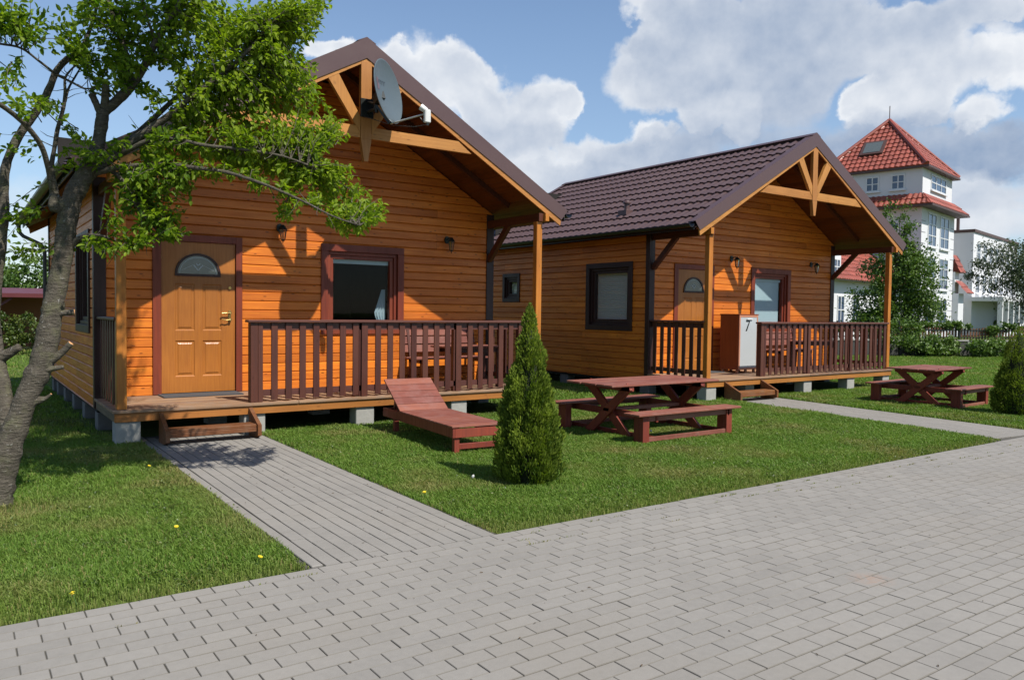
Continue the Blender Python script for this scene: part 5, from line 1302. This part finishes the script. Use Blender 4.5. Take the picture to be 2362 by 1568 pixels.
for (a, b_) in ((1.45, 3.4), (4.4, 6.6)):
    bwin(hb, 'front', a, b_, 6.68, 9.12, 0, 2, 3); bwin(hb, 'front', a, b_, 3.6, 5.98, 0, 2, 3); bwin(hb, 'front', a, b_, 1.0, 2.9, 0, 2, 2)
bwin(hb, 'side', 1.5, 2.7, 6.7, 8.4, 0); bwin(hb, 'side', 4.2, 5.4, 6.7, 8.4, 0); bwin(hb, 'side', 1.5, 2.7, 3.7, 5.4, 0)
m = MB(); m.box(8.102, 17.4, 2.2, 8, 0, 10.55); m.build('rear_wing_wall', MT['render'], hb)
m = MB(); m.box(8.1, 17.6, 2.0, 8.2, 10.56, 10.8); m.box(17.2, 17.5, 2.0, 2.19, 8.6, 10.7); m.build('rear_wing_eave', MT['brown'], hb)
bwin(hb, 'front', 13.4, 16.4, 8.95, 9.85, 2.2, 3, 1)
m = MB(); m.box(8.12, 9.6, -.45, 1.6, 0, 3.4); m.box(8.12, 9.3, -.15, 1.6, 3.401, 5.1); m.build('stair_bay_wall', MT['render'], hb)
m = MB(); tiled(m, [Vector((8.15, -.5, 5.05)), Vector((9.7, -.5, 5.05)), Vector((9.2, .1, 6.45)), Vector((8.15, .1, 6.45))]); tiled(m, [Vector((8.15, -1.0, 3.4)), Vector((10.2, -1.0, 3.4)), Vector((9.6, -.2, 4.4)), Vector((8.15, -.2, 4.4))]); m.face([(9.7, -.5, 5.05), (9.7, .9, 5.05), (9.2, .1, 6.45)], .3); m.build('stair_bay_roof', MT['redtile'], hb)
# low left wing
m = MB(); m.box(-17, -.002, 1.0, 8, 0, 3.75); m.build('left_wing_wall', MT['render'], hb)
m = MB(); tiled(m, [Vector((-17.5, .4, 3.7)), Vector((0, .4, 3.7)), Vector((0, 4.5, 7.0)), Vector((-15, 4.5, 7.0))]); tiled(m, [Vector((-17.5, 8.4, 3.7)), Vector((-17.5, .4, 3.7)), Vector((-15, 4.5, 7.0)), Vector((-15, 4.5, 7.0))]); m.build('left_wing_roof', MT['redtile'], hb)
m = MB(); m.box(-13.6, -12.2, .9, 3.5, 3.76, 5.2); m.build('dormer', MT['render'], hb); bwin(hb, 'front', -13.4, -12.4, 4.0, 5.0, .9)
for a in (-14.6, -12.4, -10): bwin(hb, 'front', a, a + 1.1, 1.0, 2.8, 1.0)

ha = thing('flat_roof_house', 'white flat-roofed building with a colonnade at the far right', 'building', TL, TH)
m = MB(); m.box(13.9, 30, .0, 14, 0, 8.7); m.build('wall', MT['render'], ha)
m = MB(); m.box(13.8, 30.1, -.12, 14.1, 8.72, 8.95); m.build('roof_edge', MT['brown'], ha)
for zz in (3.6, 6.3):
    for k in range(7): bwin(ha, 'front', 15.0 + k * 2.1, 16.1 + k * 2.1, zz, zz + 1.6, 0, 2, 2)
m = MB(); m.box(13.4, 26, -2.4, -.01, 2.9, 3.25); m.build('colonnade_roof', MT['bframe'], ha)
for k in range(7):
    m = MB(); x = 13.5 + k * 2.0; m.box(x, x + .35, -2.35, -2.0, 0, 2.899); m.build('column', MT['bframe'], ha)
m = MB(); m.box(13.4, 26, -2.45, -2.36, 0, 1.0); m.build('colonnade_parapet', MT['render'], ha)

# ------------------------------------------------------------------ trees, hedges, fence
def bush_tree(name, label, cat, loc, lobes, n, size, mt, trunk_h=1.5, tr=.09, group=None, seed=1, trunk_mat=None, stems=5, asp=.6, droop=0):
    rng = np.random.default_rng(seed); t = thing(name, label, cat, loc, 0, group)
    tot = sum(l[3] * l[4] * l[5] for l in lobes) ; P = []; C = []
    for (cx, cy, cz, rx, ry, rz) in lobes:
        k = int(n * rx * ry * rz / tot); nc = max(6, k // 70)
        u = unit(rng.normal(0, 1, (nc, 3))) * (rng.uniform(.15, 1, nc) ** .45)[:, None]; cc = u * [rx, ry, rz] + [cx, cy, cz]
        idx = rng.integers(0, nc, k); cs = .17 * (rx * ry * rz) ** (1 / 3) * rng.uniform(.7, 1.5, nc)
        P.append(cc[idx] + rng.normal(0, 1, (k, 3)) * cs[idx][:, None] * [1, 1, .7]); C.append(rng.normal(.42, .16, nc)[idx])
    P = np.concatenate(P); C = np.concatenate(C); P[:, 2] = np.abs(P[:, 2]); kk = len(P)
    Dn = unit(rng.normal(0, 1, (kk, 3)) + [0, 0, -droop]); leaves(P, Dn, rng.uniform(.7, 1.3, kk) * size, np.clip(C + rng.normal(0, .18, kk), 0, 1), 'crown', mt, t, asp=asp)
    m = MB(); random.seed(seed); mz = max(l[2] for l in lobes)
    if trunk_h:
        m.tube([(0, 0, -.1), (.03, 0, trunk_h * .5), (0, .03, trunk_h), (.05, 0, mz)], [tr * 1.2, tr, tr * .8, tr * .25], 8)
        for k in range(stems):
            l = random.choice(lobes); e_ = (l[0] + random.uniform(-.6, .6) * l[3], l[1] + random.uniform(-.6, .6) * l[4], l[2] + random.uniform(-.2, .6) * l[5])
            z0_ = trunk_h * random.uniform(.6, 1.1); m.tube([(0, 0, z0_), (e_[0] * .5, e_[1] * .5, (z0_ + e_[2]) / 2 + .1), e_], [tr * .5, tr * .3, tr * .1], 6)
        m.build('trunk', trunk_mat or MT['bark'], t)
    return t
bush_tree('birch', 'leafy green tree between the further cottage and the white tower', 'tree', (32.2, 8.9, 0), [(-.55, .6, 2.1, 1.0, 1.0, 1.3), (-.0, .1, 3.6, 1.1, 1.1, 1.5), (.0, .0, 5.4, .75, .75, 1.2), (.6, -.5, 3.0, 1.2, 1.1, 1.5), (.9, -.7, 1.6, 1.1, 1.0, 1.1), (-.2, .3, 1.1, 1.1, 1.2, .9), (.7, -.5, 4.3, .5, .5, .8)], 21000, .12, MT['leaf_far'], 1.5, .1, seed=5, group='background trees')
bush_tree('willow_tree', 'grey-green willow before the flat-roofed building at the right', 'tree', (39.6, 5.9, 0), [(0, 0, 3.6, 2.4, 2.0, 1.6), (-1.2, 1.1, 4.4, 1.5, 1.2, .9), (1.0, -.8, 5.2, 1.8, 1.5, 1.2), (0.6, -.6, 2.2, 2.0, 1.6, 1.4), (2.2, -2, 3.6, 2, 2, 2.4), (-1.9, 1.5, 3.4, 1.0, .9, .7)], 30000, .14, MT['leaf_grey'], 1.6, .14, seed=6, asp=.35, droop=.6, group='background trees')
bush_tree('dark_tree', 'dark green tree at the right edge behind the fence', 'tree', (39.0, 2.6, 0), [(0, 0, 2.2, 1.9, 1.6, 1.6), (.4, -.5, 1.3, 2.2, 1.6, 1.1), (.6, -.8, 3.4, 1.4, 1.2, .9)], 9000, .13, MT['leaf_far'], 1.0, .1, seed=9, group='background trees')
bush_tree('elder_bush', 'low leafy bush at the foot of the tree right of the further cottage', 'bush', (28.9, 6.8, 0), [(0, 0, .7, 1.1, .8, .7), (.9, -.4, .55, .9, .6, .5)], 5000, .09, MT['leaf_far'], .3, .03, seed=12)
bush_tree('weeds', 'tall weeds along the foot of the garden wall', 'weeds', (31.0, 5.1, 0), [(-1.2, .6, .36, 1.4, .4, .40), (.8, -.4, .32, 1.6, .4, .36), (3.0, -1.5, .30, 1.8, .4, .34), (5.4, -2.8, .28, 1.8, .4, .32), (8.4, -4.3, .28, 1.8, .4, .32)], 15000, .10, MT['leaf_far'], 0, seed=13)['kind'] = 'stuff'
# garden wall, fence and vine at the right
FA = Vector((24.0, 8.9, 0)); FB = Vector((46.0, -2.5, 0)); fdir = (FB - FA).normalized(); fang = math.atan2(fdir.y, fdir.x); FL = (FB - FA).length
gw = thing('garden_wall', 'low dark garden wall with white coping behind the right lawn', 'wall', tuple(FA), fang)
m = MB(); m.box(0, FL, .3, .5, 0, .58); m.build('plinth', MT['plinth'], gw); m = MB(); m.box(0, FL, .27, .53, .582, .64); m.build('coping', MT['concrete'], gw)
ff = thing('slat_fence', 'brown slatted fence with dark posts standing on the garden wall', 'fence', tuple(FA), fang)
m = MB(); k = 0.0
while k < FL: m.box(k, k + .07, .37, .39, .66, 1.12 + .03 * math.sin(k * 5)); k += .13
m.build('slats', MT['fencewood'], ff)
for k in range(int(FL / 2.6) + 1): m = MB(); m.box(k * 2.6, k * 2.6 + .06, .30, .36, .02, 1.35); m.build('post', MT['black'], ff)
m = MB(); m.box(0, FL, .35, .368, .72, .76); m.box(0, FL, .35, .368, 1.0, 1.04); m.build('rail', MT['black'], ff)
hv = bush_tree('climbing_hedge', 'green climbing hedge along the top of the slatted fence', 'hedge', tuple(FA), [(k * 1.1 + .3, .45, 1.12 + .08 * math.sin(k * 2.1), .75, .22, .17) for k in range(int(FL / 1.1))], 15000, .10, MT['leaf_far'], 0, seed=15); hv.rotation_euler = (0, 0, fang)
hv2 = bush_tree('hedge', 'autumn-tinted hedge behind the trunk at the far left', 'hedge', (-.2, 19.5, 0), [(x, 0, .65, .7, .5, .65) for x in (-4.2, -3.2, -2.2, -1.2, -.2, .8, 1.8, 2.8)], 12000, .085, MT['hedge'], 0, seed=16)
# shelter at the far left
sh = thing('garden_shelter', 'open dark red garden shelter behind the hedge at the far left', 'shelter', (-.3, 23.0, 0), R(-8)); sh.scale = (1, 1, .84)
m = MB(); m.hexa([(-5, -1.6, 2.16), (2.4, -1.6, 2.16), (2.4, 2.4, 2.46), (-5, 2.4, 2.46), (-5, -1.6, 2.32), (2.4, -1.6, 2.32), (2.4, 2.4, 2.62), (-5, 2.4, 2.62)]); m.build('roof', MT['shelter'], sh)
m = MB(); m.box(-4.9, 2.3, 2.0, 2.1, 0, 2.4); m.build('wall', MT['shelterwall'], sh)
for x in (-4.6, -2.2, .15, 2.2):
    m = MB(); m.box(x - .06, x + .06, -1.4, -1.28, 0, 2.158); m.bar((x, -1.34, 1.75), (x + .45, -1.34, 2.14), .08, .08); m.bar((x, -1.34, 1.75), (x - .45, -1.34, 2.14), .08, .08); m.build('post', MT['shelter'], sh)
for i, (x, y, h, lab) in enumerate(((-4.5, 33, 5.2, 'leafy tree behind the shelter at the left edge'), (-.6, 35, 4.6, 'green tree between the shelter and the leaning trunk'), (3.4, 34, 5.0, 'green tree just left of the nearer cottage'), (-9, 32, 6.0, 'leafy tree beyond the left edge of the photo'))):
    bush_tree('garden_tree', lab, 'tree', (x, y, 0), [(0, 0, h * .5, 2.1, 1.8, h * .33), (-.8, .3, h * .68, 1.4, 1.2, h * .24), (.9, -.3, h * .62, 1.5, 1.3, h * .26), (0, 0, h * .25, 2.1, 1.6, h * .2)], 6500, .17, MT['leaf_far'], h * .4, .12, seed=20 + i, group='background trees')
# far-off wood closing the horizon
rng = np.random.default_rng(77); VP = []; 
aa = np.concatenate([rng.uniform(-1.2, 2.1, 26000)]); rr_ = rng.uniform(84, 96, len(aa)); cl = 3.2 + 1.1 * np.sin(aa * 31) * np.sin(aa * 17 + 1) + .8 * np.sin(aa * 67)
hh = cl * rng.random(len(aa)) ** .7
PW_ = np.stack([CAM[0] + rr_ * np.sin(aa), CAM[1] + rr_ * np.cos(aa), hh], 1)
o = leaves(PW_, unit(rng.normal(0, 1, (len(aa), 3))), rng.uniform(.5, 1.1, len(aa)), np.clip(rng.normal(.3, .2, len(aa)) + .1 * np.sin(aa * 90), 0, 1), 'distant_woods', MT['leaf_far'], None, asp=.7)
tag(o, 'far-off belt of dark green woods on the horizon', 'woods', kind='stuff')
